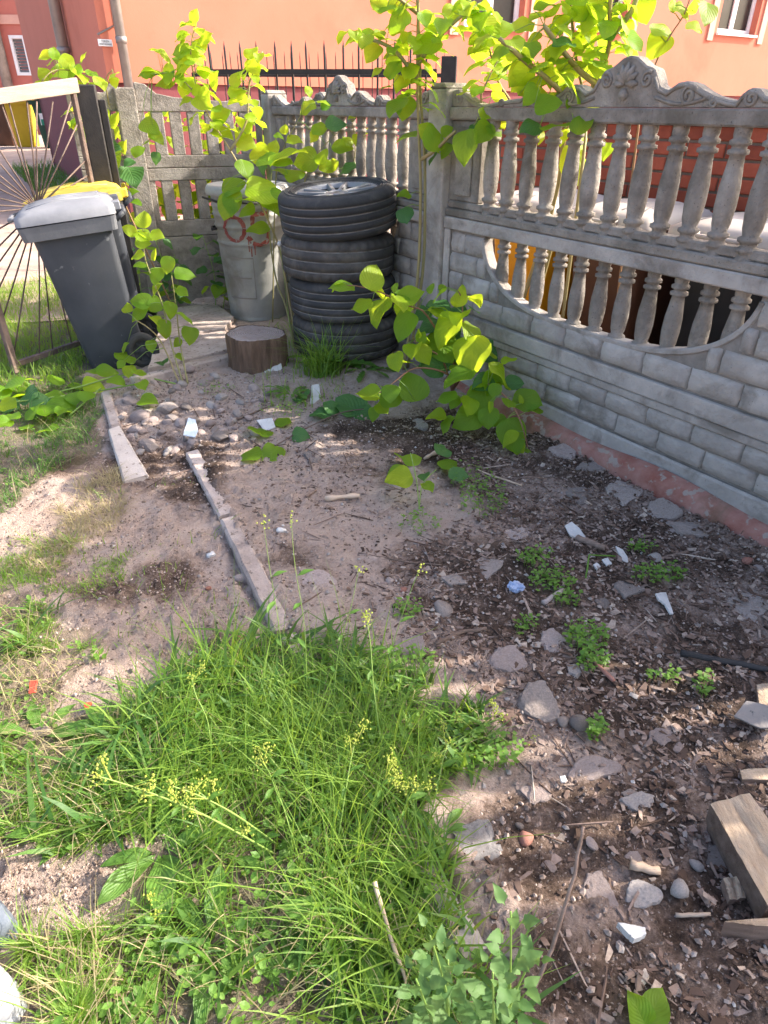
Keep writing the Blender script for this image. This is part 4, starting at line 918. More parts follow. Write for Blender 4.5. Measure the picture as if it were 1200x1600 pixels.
def kerb_piece(A, B, w_, z0, z1, label, mat='kerb', tilt=0, cut=0):
    d = B - A; L = d.length; n = max(3, int(L / .04)); m = MB(); K = 6
    w1, w_ = (w_ if hasattr(w_, '__len__') else (w_, w_)); prof = [(-w_ / 2, z0), (-w_ / 2, z1 - .008), (-w_ / 2 + .008, z1), (w_ / 2 - .008, z1), (w_ / 2, z1 - .008), (w_ / 2, z0)]; vs = []
    for i in range(n + 1):
        for k, (y, z) in enumerate(prof):
            j = random.uniform(-.0016, .0016); vs.append((L * i / n + (random.uniform(-.01, .01) if i in (0, n) else 0), (y + j) * (w1 + (w_ - w1) * i / n) / w_, z + (j if 0 < k < 5 else 0) - tilt * i / n))
    fs = [(i * K + k, (i + 1) * K + k, (i + 1) * K + k + 1, i * K + k + 1) for i in range(n) for k in range(K - 1)] + [tuple(range(K)), tuple(n * K + k for k in range(K))[::-1]]
    m.add(vs, fs); o = m.build('kerbstone', M[mat], None, 0, recalc=True); o.location = (A.x, A.y, 0); o.rotation_euler = (0, 0, math.atan2(d.y, d.x))
    tag(o, label, 'kerbstone', 'concrete edging'); return o
V2 = lambda p: Vector((p.x, p.y))
kerb_piece(V2(gp(206, 592, .1)), V2(gp(358, 552, .11)), .05, -.02, .105, 'grey kerbstone edging the slabs in front of the bin wheel')
kerb_piece(V2(gp(163, 605, .07)), V2(gp(180, 662, .07)), .05, -.05, .045, 'short upright kerbstone below the grey bin, farther of two')
kerb_piece(V2(gp(178, 668, .06)), V2(gp(212, 742, .03)), (.055, .105), -.08, .060, 'pale tapered kerbstone sinking into the dirt below the grey bin', 'kerbpale', tilt=.045)
kerb_piece(V2(gp(300, 702, .04)), V2(gp(354, 800, .04)), .062, -.06, .032, 'sandy kerbstone at the far end of the long edging')
kerb_piece(V2(gp(356, 804, .04)), V2(gp(442, 976, .04)), .062, -.06, .031, 'sandy kerbstone in the middle of the long edging')
kerb_piece(V2(gp(452, 984, .045)), V2(gp(590, 1200, .04)), .055, -.06, .030, 'kerbstone of the long edging sunk in tall grass')
kerb_piece(V2(gp(628, 1270, .045)), V2(gp(745, 1490, .045)), .055, -.06, .030, 'grey kerbstone at the near end of the edging', 'greystone')

# ---------------------------------------------------------------- stones, shards, wood
def rock_mesh(seed, flat=.6, sub=2, ang=0):
    r = random.Random(seed); bm = bmesh.new(); bmesh.ops.create_icosphere(bm, subdivisions=sub, radius=1)
    ax = [(Vector((r.gauss(0, 1), r.gauss(0, 1), r.gauss(0, 1))).normalized(), r.uniform(.55, .92)) for _ in range(9)]
    for v in bm.verts:
        for a, d in ax:
            k = v.co.dot(a)
            if k > d: v.co -= a * (k - d) * .9
        v.co *= 1 + r.uniform(-.045, .045); v.co.z *= flat
    me = bpy.data.meshes.new('stone'); bm.to_mesh(me); bm.free()
    me.polygons.foreach_set('use_smooth', [ang == 0] * len(me.polygons)); return me
def slab_mesh(seed):
    r = random.Random(seed); bm = bmesh.new(); bmesh.ops.create_icosphere(bm, subdivisions=4, radius=1)
    ax = [(Vector((math.cos(a), math.sin(a), r.uniform(-.1, .45))).normalized(), r.uniform(.52, .86)) for a in [r.uniform(0, 6.28) for _ in range(8)]] + [(Vector((r.gauss(0, .10), r.gauss(0, .10), 1)).normalized(), r.uniform(.34, .42)) for _ in range(2)]
    for v in bm.verts:
        for a, d in ax:
            k = v.co.dot(a)
            if k > d: v.co -= a * (k - d) * .94
        x, y = np.array([v.co.x + seed * 3.1]), np.array([v.co.y])
        v.co.z += float(fbm(x, y, 4.5, 4, .6)[0] - .5) * .16
        v.co.x += float(fbm(x + 7, y, 5, 3, .6)[0] - .5) * .22; v.co.y += float(fbm(x + 19, y, 5, 3, .6)[0] - .5) * .22
    me = bpy.data.meshes.new('stone'); bm.to_mesh(me); bm.free(); return me
ROCKS = [rock_mesh(k, random.uniform(.5, .85), 2, k % 2) for k in range(8)]; FLATS = [slab_mesh(30 + k) for k in range(6)]
RC = {}
def rock(px, py, w_, h_, mat, label, flat=False, cat='stone', name='stone', group=None, lift=.25, k=None, asp=None):
    p = onground(px, py); k = random.randrange(8) if k is None else k; src = (FLATS if flat else ROCKS); me0 = src[k % len(src)]
    key = (me0.name, mat)
    if key not in RC: m2 = me0.copy(); m2.name = name; m2.materials.clear(); m2.materials.append(M[mat]); RC[key] = m2
    o = link(name, RC[key]); zc = depth(p); a = w_ / 2 * zc / FPX
    b = abs(gp(px, py + h_ / 2, p.z).y - gp(px, py - h_ / 2, p.z).y) / 2 if flat else a * random.uniform(.75, 1.0)
    hz = min(a, b) if not flat else min(a, b) * .8
    o.scale = (a, b, hz); o.location = (p.x, p.y, p.z + (-hz * .22 if flat else hz * .5 * lift)); o.rotation_euler = (random.uniform(-.07, .07) if flat else random.uniform(-.4, .4), random.uniform(-.07, .07) if flat else random.uniform(-.4, .4), random.uniform(-.35, .35) if flat else random.uniform(0, 6))
    tag(o, label, cat, group); return o
for a in (
 (346, 684, 36, 30, 'stone', 'round grey brown cobble beside the pale blue tile shard'),
 (1023, 872, 24, 24, 'greystone', 'smooth dark egg shaped pebble beside the brown stick'),
 (692, 955, 46, 26, 'stone', 'dark lump of stone amid the bark chips'),
 (318, 600, 26, 22, 'stone', 'grey round stone right below the slab kerb'),
 (296, 578, 26, 22, 'pinkstone', 'reddish stone against the slab kerb'),
 (337, 590, 22, 22, 'greystone', 'grey stone left of the stump foot'),
 (220, 655, 40, 26, 'pinkstone', 'large pinkish rubble stone right of the pale tapered kerbstone'),
 (215, 676, 42, 16, 'pinkstone', 'flat pinkish stone below the large rubble stone'),
 (302, 660, 28, 24, 'stone', 'pointed grey rubble stone above the tile shard'),
 (282, 662, 26, 14, 'pinkstone', 'pale flat stone left of the pointed rubble stone'),
 (232, 700, 36, 26, 'stone', 'grey rubble stone at the end of the pale tapered kerbstone'),
 (265, 705, 26, 20, 'greystone', 'small grey stone near the start of the long edging'),
 (203, 628, 32, 22, 'pinkstone', 'brownish rubble stone right of the upright kerbstone'),
 (262, 640, 46, 24, 'stone', 'broad grey rubble stone in the middle of the rubble'),
 (372, 1000, 24, 14, 'brickbit', 'pink brick fragment beside the tall grass'),
 (820, 1310, 34, 34, 'brickbit', 'brown crumbly brick clod right of the big concrete slab'),
 (925, 1320, 26, 26, 'pinkstone', 'beige angular stone chip above the white spotted concrete lump'),
 (858, 1356, 32, 26, 'pinkstone', 'beige stone chip left of the white spotted concrete lump'),
 (1060, 1390, 34, 30, 'greystone', 'dark grey stone right of the smooth grey stone'),
 (1088, 1352, 26, 26, 'greystone', 'small grey stone left of the split log'),
 (880, 1130, 26, 20, 'stone', 'dark brown stone beside the small green sprout'),
 (905, 1130, 36, 24, 'stone', 'square brown stone right of the small green sprout'),
 (812, 1290, 16, 14, 'stone', 'small brown clod above the brick clod'),
 (1168, 878, 22, 18, 'brickbit', 'reddish pebble under the red kerb'),
 (1186, 890, 20, 16, 'pinkstone', 'pale pebble under the red kerb at the picture edge'),
 (865, 705, 20, 14, 'pinkstone', 'pale small stone below the drooping leaves'),
 (440, 830, 18, 10, 'ceramic', 'white pebble on the dusty soil right of the edging'),
 (330, 868, 15, 9, 'ceramic', 'white pebble on the bare soil left of the edging'),
 (325, 920, 14, 12, 'brickbit', 'small pink pebble on the bare soil left of the edging'),
 (630, 922, 14, 12, 'brickbit', 'orange brick crumb amid the dusty soil'),
 (608, 908, 18, 12, 'pinkstone', 'pale stone chip beside the orange brick crumb'),
 (380, 905, 34, 22, 'pinkstone', 'sandy lump lying against the long edging'),
 ): rock(*a)
for a in (
 (790, 1028, 84, 44, 'pinkstone', 'flat pinkish grey concrete piece in the soil left of the low weeds'),
 (862, 1002, 60, 46, 'pinkstone', 'pink flat concrete piece touching the low weeds'),
 (838, 1092, 84, 70, 'stone', 'grey flat stone half buried below the pink pieces'),
 (928, 1196, 100, 46, 'pinkstone', 'pale sandy stone lit by a sun fleck'),
 (932, 1392, 72, 84, 'pinkstone', 'rough white spotted concrete lump'),
 (1003, 1392, 66, 56, 'greystone', 'smooth blue grey stone beside the white spotted lump'),
 (1118, 1338, 66, 50, 'stone', 'flat brown grey stone against the split log'),
 (1085, 828, 92, 40, 'stone', 'broad pale flat stone below the red kerb'),
 (1032, 796, 76, 32, 'stone', 'jagged flat stone touching the red kerb'),
 (972, 772, 74, 42, 'stone', 'rounded flat stone below the red kerb, third from the corner'),
 (905, 776, 52, 34, 'stone', 'flat grey stone with a straw across it'),
 (925, 728, 56, 18, 'stone', 'thin flat stone at the kerb near the bush'),
 (885, 706, 56, 26, 'pinkstone', 'flat pale stone under the drooping knotweed tip'),
 (840, 1236, 62, 60, 'pinkstone', 'pinkish flat stone below the sun fleck'),
 (1000, 1256, 62, 46, 'greystone', 'lilac grey flat stone right of the sun fleck'),
 (490, 712, 42, 32, 'stone', 'flat stone in the soil right of the fallen leaves'),
 (640, 742, 60, 22, 'pinkstone', 'flat pale stone below the dark soil patch'),
 (640, 1010, 80, 44, 'pinkstone', 'pale flat stone above the tall grass'),
 (500, 905, 66, 40, 'pinkstone', 'pinkish flat stone sunk in dust near the edging'),
 (1165, 950, 90, 60, 'stone', 'grey flat stone at the right picture edge'),
 (655, 662, 34, 20, 'greystone', 'thin grey slate chip under the bush'),
 (985, 1240, 40, 24, 'stone', 'small flat stone beside the lilac grey one'),
 (720, 905, 70, 30, 'stone', 'flat grey stone amid bark chips left of the blue scrap'),
 ): rock(*a[:6], flat=True, lift=.5)
rock(748, 1322, 124, 150, 'bluestone', 'large blue grey broken concrete slab beside the tall grass', flat=True, cat='slab', name='concrete_slab', k=2)
for i in range(30):
    u = gp(random.uniform(640, 1190), random.uniform(800, 1590)); px, py = 0, 0
    px = random.uniform(560, 1190); py = random.uniform(720, 1590)
    if px < 600 + (py - 900) * .35 or py < 640 + (px - 800) * .62: continue
    w0 = random.uniform(18, 62); mt_ = random.choice(['pinkstone', 'stone', 'stone', 'greystone']); lab_ = '%s %s flat stone half buried in soil %s' % ('broad' if w0 > 40 else 'small', {'pinkstone': 'pinkish', 'stone': 'grey brown', 'greystone': 'grey'}[mt_], 'below the bush and red kerb' if py < 950 else ('between the low weeds and sun fleck' if py < 1230 else 'in front of the split logs')); rock(px, py, w0, w0 * random.uniform(.45, .75), mt_, lab_, flat=True, group='half buried stones')
# heap of small rubble
for i in range(95):
    px = random.uniform(180, 420); py = random.uniform(588, 712)
    if px > 345 and py < 605: continue
    if py > 690 and px > 300: continue
    s = random.uniform(10, 23); mt_ = random.choice(['pinkstone', 'stone', 'pinkstone', 'greystone']); lab_ = 'small %s rubble stone %s' % ({'pinkstone': 'pinkish', 'stone': 'grey brown', 'greystone': 'smooth grey'}[mt_], 'beside the two kerbstones below the bin' if px < 240 else ('before the slab kerb and young knotweed' if px < 335 and py < 650 else ('near the far end of the long edging' if py > 650 else 'before the stump'))); rock(px, py, s, s * .7, mt_, lab_, group='small rubble stones')
# shards
def shard(px, py, pts, mat, label, name='ceramic_shard', cat='shard', th=.006, tilt=(.1, .1), z=.012):
    p = onground(px, py); s = depth(p) / FPX; sy = 1 / max(.25, math.sin(math.atan2(CAM_H - p.z, p.y)))
    q = [(p.x + x * s, p.y - y * s * sy) for x, y in pts]
    o = flat_piece(name, q, 0, th, M[mat], label, cat, None, .0012, .001, tilt); o.location.z = p.z + z; return o
shard(301, 680, [(-9, -8), (3, -7), (12, 3), (10, 9), (-8, 8)], 'paleblue', 'pale blue tile shard beside the round cobble', tilt=(.35, .1), z=.035)
shard(898, 840, [(-13, -10), (0, -14), (9, -6), (14, 4), (13, 13), (2, 8), (-8, 2)], 'ceramic', 'oval white ceramic shard leaning on a brown bark piece', tilt=(.3, -.1))
shard(969, 873, [(-7, -9), (4, -6), (9, 3), (7, 9), (-2, 7)], 'ceramic', 'white ceramic shard left of the dark pebble', tilt=(.3, .2))
shard(1034, 946, [(-10, -8), (9, -12), (9, 15), (4, 16), (0, 4), (-8, 0)], 'ceramic', 'white triangular shard alone on the dark soil', tilt=(.2, .2))
shard(946, 884, [(-6, -3), (4, -5), (8, 2), (-2, 5)], 'ceramic', 'small white shard in the middle of three beside the curved stalk', tilt=(.2, 0))
shard(931, 891, [(-5, -2), (2, -5), (6, 0), (-2, 5)], 'ceramic', 'smallest white shard at the foot of the curved stalk')
shard(984, 1469, [(-20, -12), (6, -10), (22, -8), (20, 2), (-2, 10), (-8, 4)], 'ceramic', 'pale grey edged tile shard on dark soil below the lump', th=.014, tilt=(-.1, .1))
shard(492, 622, [(-8, -7), (3, -9), (9, -1), (4, 9), (-5, 6)], 'ceramic', 'white scrap in the weeds left of the dark leaf', tilt=(.5, .2))
shard(425, 578, [(-14, -7), (8, -9), (16, 0), (4, 9), (-8, 8)], 'ceramic', 'white scrap in the grass beside the stump', tilt=(.6, .1))
shard(414, 668, [(-14, -4), (10, -6), (18, 2), (2, 6)], 'ceramic', 'white shard behind the fallen leaves', tilt=(.4, 0))
shard(878, 1224, [(-5, -3), (4, -5), (5, 3), (-3, 5)], 'ceramic', 'tiny white shard below the sun fleck')
shard(57, 1087, [(-6, -7), (5, -8), (6, 6), (-4, 7)], 'redplastic', 'small red plastic piece in the left grass', 'plastic_piece', 'plastic', z=.03, tilt=(.6, 0))
shard(139, 1108, [(-5, -4), (5, -4), (4, 5), (-4, 4)], 'redplastic', 'tiny red plastic chip on the sandy soil', 'plastic_piece', 'plastic', z=.01, tilt=(.2, 0))
shard(1180, 1134, [(-38, -2), (-10, -20), (30, -10), (34, 16), (-6, 14)], 'greystone', 'bent grey slate sheet at the right picture edge', 'slate_piece', 'slate', z=.03, tilt=(.3, -.1))
# crumpled blue scrap
def crumple():
    p = onground(806, 922); bm = bmesh.new(); bmesh.ops.create_icosphere(bm, subdivisions=3, radius=.022)
    for v in bm.verts: v.co *= random.uniform(.7, 1.3); v.co.z *= .7
    me = bpy.data.meshes.new('plastic_scrap'); bm.to_mesh(me); bm.free(); me.materials.append(M['foil']); o = link('plastic_scrap', me); o.location = p + Vector((0, 0, .012)); tag(o, 'crumpled blue plastic scrap on the bark chips', 'plastic')
crumple()
# sticks and wood
def stick(pts, r, mat, label, n=7, name='stick', cat='stick', lift=None, gnarl=.12, group=None):
    P = []
    for q in pts:
        g = onground(q[0], q[1]); P.append(Vector((g.x, g.y, g.z + (q[2] if len(q) > 2 else 0) + (r if lift is None else lift))))
    Q = []
    for i in range(len(P) - 1):
        for k in range(5): Q.append(P[i].lerp(P[i + 1], k / 5))
    Q.append(P[-1]); rs = [r * random.uniform(1 - gnarl, 1 + gnarl) * (1 - .25 * i / len(Q)) for i in range(len(Q))]
    m = MB(); m.tube([q + Vector((random.uniform(-1, 1), random.uniform(-1, 1), 0)) * r * .25 for q in Q], rs, n); o = m.build(name, M[mat]); tag(o, label, cat, group); return o
stick([(1062, 1024), (1120, 1036), (1230, 1056)], .011, 'char', 'thick blackened stick at the right picture edge')
stick([(1020, 880), (1074, 866)], .009, 'oldwood', 'brown stick behind the low weeds, ending at the dark pebble')
stick([(900, 846), (945, 862)], .014, 'oldwood', 'rounded bark piece under the oval white shard')
stick([(985, 1356), (1028, 1366)], .010, 'palewood', 'splintered short stick above the smooth grey stone')
stick([(690, 706), (662, 720)], .009, 'palewood', 'pale twisted wood sliver below the bush', gnarl=.4)
stick([(508, 783), (562, 778)], .011, 'palewood', 'pale wood sliver lying across the dusty soil', gnarl=.35)
stick([(478, 778), (494, 768)], .006, 'oldwood', 'short grey wood sliver left of the pale one')
stick([(350, 665), (400, 645), (428, 634)], .005, 'oldwood', 'thin straight twig across the rubble')
stick([(815, 760), (770, 745), (745, 735)], .004, 'palewood', 'thin straw stalk right of the weed clump')
stick([(880, 760), (925, 790)], .003, 'palewood', 'thin straw lying over the flat grey stone')
stick([(1055, 1432), (1110, 1430)], .004, 'palewood', 'pale straw on the dark soil below the log')
stick([(848, 945), (880, 925)], .008, 'pinkstone', 'small bone shaped wood piece beside the blue scrap', gnarl=.35)
stick([(930, 1040), (957, 1066)], .007, 'brickbit', 'reddish wood splinter below the low weeds')
stick([(680, 1010), (720, 990), (760, 985)], .007, 'oldwood', 'gnarled dark root lying on the bark chips')
stick([(560, 865 + 0), (640, 880), (690, 884)], .003, 'oldwood', 'thin dark twig across the dusty soil')
stick([(1030, 1575), (1040, 1505)], .005, 'oldwood', 'dark thin twig standing in the dark soil') if False else None
stick([(815, 1585, 0), (850, 1530, .10), (870, 1465, .20), (874, 1430, .27)], .0035, 'oldwood', 'bare grey stalk rising beside the pale green weed', lift=0)
stick([(585, 1425, .10), (610, 1490, .06), (640, 1560, .02)], .004, 'palewood', 'dry brown cut stalk in the tall grass', lift=0)
stick([(915, 905, 0), (918, 880, .03), (960, 874, .01)], .003, 'cover', 'curved yellow green stalk around the small white shards', lift=.003)
def log(px, pts, L_dir, label, mat='split', h=.05):
    pass
def split_log(corner_px, z, h, label, bark=True):
    q = [gp(x, y, z) for x, y in corner_px]; c = sum((v for v in q), Vector()) / len(q); base = z - h
    root = empty('split_log', (c.x, c.y, base)); tag(root, label, 'firewood', 'split firewood')
    n = len(q); m = MB(); K = 8; top = []; A, B, C, D = [v - Vector((c.x, c.y, base)) for v in q]   # A-B far end, D-C near end
    N = 12; vs = []
    for i in range(N + 1):
        u = i / N; l = A.lerp(D, u); r = B.lerp(C, u)
        for k in range(K + 1):
            p = l.lerp(r, k / K); p.z += .002 * math.sin(k * 1.3 + u) + random.uniform(-.0015, .0015) - (.006 if k == 4 and i % 5 else 0); vs.append(p)
    fs = [(i * (K + 1) + k, i * (K + 1) + k + 1, (i + 1) * (K + 1) + k + 1, (i + 1) * (K + 1) + k) for i in range(N) for k in range(K)]
    m.add(vs, fs); m.build('split_face', M['split'], root)
    b = MB(); ring = [vs[i * (K + 1)] for i in range(N + 1)] + [vs[N * (K + 1) + k] for k in range(1, K + 1)] + [vs[i * (K + 1) + K] for i in range(N - 1, -1, -1)] + [vs[k] for k in range(K - 1, 0, -1)]
    low = [Vector((p.x * .80, p.y * .86, 0)) for p in ring]; mid = [Vector((p.x * .97, p.y * .97, p.z * .5)) for p in ring]; R_ = len(ring)
    b.add(list(ring) + mid + low, [(j * R_ + i, j * R_ + (i + 1) % R_, (j + 1) * R_ + (i + 1) % R_, (j + 1) * R_ + i) for j in range(2) for i in range(R_)] + [tuple(range(2 * R_, 3 * R_))]); b.build('bark', M['oldwood'], root, recalc=True)
    return root
split_log([(1110, 1256), (1172, 1238), (1290, 1400), (1200, 1418)], .10, .09, 'large pale split log at the right picture edge')
split_log([(1132, 1440), (1300, 1425), (1330, 1452), (1180, 1447)], .085, .075, 'split log at the right picture edge below the large one')
split_log([(1156, 1204), (1260, 1192), (1270, 1216), (1160, 1218)], .05, .03, 'grey weathered board above the large split log')
split_log([(1130, 1372), (1160, 1368), (1166, 1402), (1140, 1406)], .05, .05, 'small wood block leaning against the large split log')
split_log([(1182, 1070), (1260, 1060), (1280, 1130), (1190, 1125)], .06, .05, 'brown wood piece above the bent slate')

# shoes at the lower left edge
def shoe(name, tip, ang, label, upper, stripe, L=.28, W=.10, z=.0, sole=None):
    root = empty(name, (tip.x, tip.y, z), ang); tag(root, label, 'shoe', 'shoes')
    def half(u): return W / 2 * (math.sin(min(1, u * 3.2) * PI / 2) ** .7) * (1 - .18 * math.exp(-((u - .62) / .18) ** 2)) * (1 if u < .85 else max(.0, 1 - ((u - .85) / .15) ** 2) ** .5)
    def loft(zb, top, grow, name_, mat, N=22, K=10):
        m = MB(); vs = []
        for i in range(N + 1):
            u = i / N; h = half(min(max(u, .012), .99)) + grow; zt = top(u)
            for k in range(K + 1):
                a = PI * k / K; y = h * math.cos(a) * (1 if name_ == 'sole' else 1); zz = zb + (zt - zb) * (math.sin(a) ** .55)
                vs.append((-L * u, y, zz))
        fs = [(i * (K + 1) + k, i * (K + 1) + k + 1, (i + 1) * (K + 1) + k + 1, (i + 1) * (K + 1) + k) for i in range(N) for k in range(K)]
        fs += [tuple(range(K + 1)), tuple(N * (K + 1) + k for k in range(K + 1))[::-1]]
        m.add(vs, fs, 0, True); return m.build(name_, mat, root, recalc=True)
    loft(0, lambda u: .026, .004, 'sole', sole or M['shoewhite'])
    loft(.022, lambda u: .052 + .05 * min(1, u * 2.2) ** 1.2, .001, 'upper', upper)
    m = MB()
    if stripe:
        m.tube([(-L * .10 - .02 * abs(q), q * half(.12) * 1.0, .050 - .022 * q * q) for q in (-1, -.75, -.5, -.25, 0, .25, .5, .75, 1)], .008, 6); m.build('stripe', M['shoeblack'], root)
    else:
        m.tube([(-L * .16, y, .062 - abs(y) * .4) for y in (-.035, -.02, 0, .02, .035)], .004, 5); m.build('toe_seam', M['shoewhite'], root)
    for u in (.42, .50, .58):
        l = MB(); zt = .052 + .05 * min(1, u * 2.2) ** 1.2; l.tube([(-L * u, -.024, zt - .004), (-L * u, 0, zt + .004), (-L * u, .024, zt - .004)], .0035, 5); l.build('lace', M['shoewhite'], root)
t = gp(19, 1445, .045); shoe('sneaker', Vector((t.x, t.y)), -.05, 'blue grey shoe toe at the lower left picture edge', M['shoeblue'], False, .27, .098, gzf(t.x, t.y), M['shoeblue'])
t = gp(28, 1570, .045); shoe('sneaker', Vector((t.x, t.y)), -.12, 'white sneaker with black stripes at the lower left corner', M['shoewhite'], True, .28, .105, gzf(t.x, t.y))

# ---------------------------------------------------------------- leaves
def leaf_mesh(name, mat, prof, W=.8, fold=.12, curl=.25, tw=0., teeth=0, wav=.0, seed=0):
    r = random.Random(seed); rows = len(prof); vs = []; uv = []; cols = (-1, -.5, 0, .5, 1)
    for i, (s, hw) in enumerate(prof):
        j = 1 + (teeth * (1 if i % 2 else -1))
        for c in cols:
            x = c * hw * W * (j if abs(c) == 1 else 1)
            z = fold * abs(c) * hw * W * 2 - curl * s * s + wav * math.sin(s * 9 + c * 2 + seed) * abs(c) + r.uniform(-.006, .006)
            a = tw * s; vs.append((x * math.cos(a), s, z + x * math.sin(a))); uv.append((c, s))
    fs = [(i * 5 + c, i * 5 + c + 1, (i + 1) * 5 + c + 1, (i + 1) * 5 + c) for i in range(rows - 1) for c in range(4)]
    me = bpy.data.meshes.new(name); me.from_pydata(vs, [], fs); me.materials.append(M[mat]); u = me.uv_layers.new(name='UVMap')
    for lp in me.loops: u.data[lp.index].uv = uv[lp.vertex_index]
    me.polygons.foreach_set('use_smooth', [True] * len(fs)); me.update(); return me
OV = [(0, .10), (.03, .27), (.10, .40), (.22, .485), (.36, .51), (.50, .49), (.64, .425), (.76, .325), (.86, .21), (.94, .09), (1, .004)]
LANC = [(0, .05), (.08, .12), (.2, .24), (.35, .36), (.5, .42), (.65, .40), (.8, .29), (.9, .16), (1, .005)]
GOOSE = [(0, .02), (.06, .035), (.12, .06), (.17, .15), (.22, .28), (.27, .38), (.31, .42), (.35, .38), (.40, .40), (.45, .41), (.50, .35), (.56, .34), (.61, .34), (.66, .27), (.72, .25), (.78, .19), (.85, .13), (.92, .07), (1, .005)]
DAND = [(0, .02), (.1, .03), (.16, .10), (.2, .03), (.28, .16), (.32, .05), (.40, .22), (.45, .08), (.54, .28), (.59, .12), (.68, .30), (.73, .16), (.82, .26), (.9, .2), (1, .01)]
LM = {}
for key, mat in (('l', 'leaf'), ('y', 'leafy'), ('d', 'leafd')):
    LM[key] = [leaf_mesh('leaf', mat, OV, random.uniform(.78, 1.04), random.uniform(-.05, .22), random.uniform(-.05, .38), random.uniform(-.4, .4), 0, random.uniform(.02, .07), k) for k in range(12)]
LM['yn'] = [leaf_mesh('leaf', 'leafy', OV, .5, .3, .1, .1, 0, .02, 40 + k) for k in range(3)]
LM['g'] = [leaf_mesh('leaf', 'goose', GOOSE, random.uniform(.6, .85), .1, random.uniform(.0, .25), random.uniform(-.2, .2), 0, .03, 50 + k) for k in range(5)]
LM['w'] = [leaf_mesh('leaf', 'dand', LANC, random.uniform(.3, .45), .15, random.uniform(.1, .5), random.uniform(-.3, .3), 0, .03, 60 + k) for k in range(5)]
LM['n'] = [leaf_mesh('leaf', 'dand', DAND, random.uniform(.42, .55), .12, random.uniform(.2, .6), random.uniform(-.3, .3), 0, .02, 70 + k) for k in range(5)]
UPV = Vector((0, math.sin(PITCH), math.cos(PITCH))); BACK = Vector((0, -math.cos(PITCH), math.sin(PITCH)))
def put_leaf(root, base, tip, nrm, size, kind='l', rl=Vector()):
    t = tip.normalized(); n = (nrm - t * nrm.dot(t))
    if n.length < 1e-4: n = Vector((0, 0, 1)) - t * t.z
    n.normalize(); x = t.cross(n)
    me = random.choice(LM[kind]); o = link('leaf', me, root)
    Mx = Matrix((x, t, n)).transposed().to_4x4(); o.matrix_local = Matrix.Translation(base - rl) @ Mx @ Matrix.Diagonal((size, size, size, 1)); return o
def nearest(stems, p):
    best = None; bd = 1e9
    for S in stems:
        for i in range(len(S) - 1):
            a, b = S[i], S[i + 1]; d = b - a; u = max(0, min(1, (p - a).dot(d) / max(1e-9, d.dot(d)))); q = a + d * u; l = (q - p).length
            if l < bd: bd = l; best = q
    return best, bd
def smooth_path(P, k=4):
    out = []; n = len(P)
    for i in range(n - 1):
        p0 = P[max(i - 1, 0)]; p1 = P[i]; p2 = P[i + 1]; p3 = P[min(i + 2, n - 1)]
        for j in range(k):
            t = j / k; out.append(.5 * ((2 * p1) + (p2 - p0) * t + (2 * p0 - 5 * p1 + 4 * p2 - p3) * t * t + (3 * p1 - p0 - 3 * p2 + p3) * t ** 3))
    out.append(P[-1]); return out
PLANT_N = [0]
def plant(name, label, cat, stems, leaves=(), r=.006, stemmat='cane', group=None, auto=(), petmax=.16, face=.55, taper=.35):
    W = [smooth_path([at(*q) if not isinstance(q, Vector) else q for q in S]) for S in stems]
    base = W[0][0].copy(); root = empty(name, base); tag(root, label, cat, group)
    for S in W:
        m = MB(); n = len(S); m.tube([p - base for p in S], [r * (1 - (1 - taper) * i / n) for i in range(n)], 6); m.build('stem', M[stemmat], root)
    pet = MB()
    for L in leaves:
        px, py, sz, ang, Y = L[:5]; kind = L[5] if len(L) > 5 else 'l'
        c = at(px, py, Y); s = sz * depth(c) / FPX; a = math.radians(ang)
        tip = Vector((1, 0, 0)) * math.cos(a) + UPV * math.sin(a); tip += BACK * random.uniform(-.1, .45)
        nrm = BACK * face + Vector((0, 0, 1)) * (1 - face) + Vector((random.gauss(0, .28), random.gauss(0, .28), random.gauss(0, .2)))
        tip.normalize(); b = c - tip * s * .5
        put_leaf(root, b, tip, nrm, s, kind, base)
        q, d = nearest(W, b)
        if d < petmax and d > .004:
            mid = (q + b) / 2 + Vector((0, 0, d * .12)); pet.tube([q - base, mid - base, b - base], [.0022, .0016, .0012], 5)
    for (si, f0, f1, n, s0, s1, kinds) in auto:
        S = W[si]; N = len(S) - 1
        for k in range(n):
            f = f0 + (f1 - f0) * (k + random.random() * .6) / n; i = min(N - 1, int(f * N)); p = S[i].lerp(S[i + 1], f * N - i)
            a = k * 2.4 + random.uniform(-.5, .5); out = Vector((math.cos(a), math.sin(a), 0)); u = k / max(1, n - 1); s = s0 + (s1 - s0) * u; s *= random.uniform(.8, 1.15)
            pl = random.uniform(.02, .06); b = p + out * pl + Vector((0, 0, pl * .3)); tip = out + Vector((0, 0, random.uniform(-.75, .05)))
            nrm = Vector((0, 0, 1)) + out * .3 + Vector((random.gauss(0, .25), random.gauss(0, .25), 0))
            put_leaf(root, b, tip, nrm, s, random.choice(kinds), base); pet.tube([p - base, b - base], [.0018, .0011], 5)
    if pet.v: pet.build('leaf_stalks', M['stemgreen'], root)['kind'] = 'stuff'
    return root

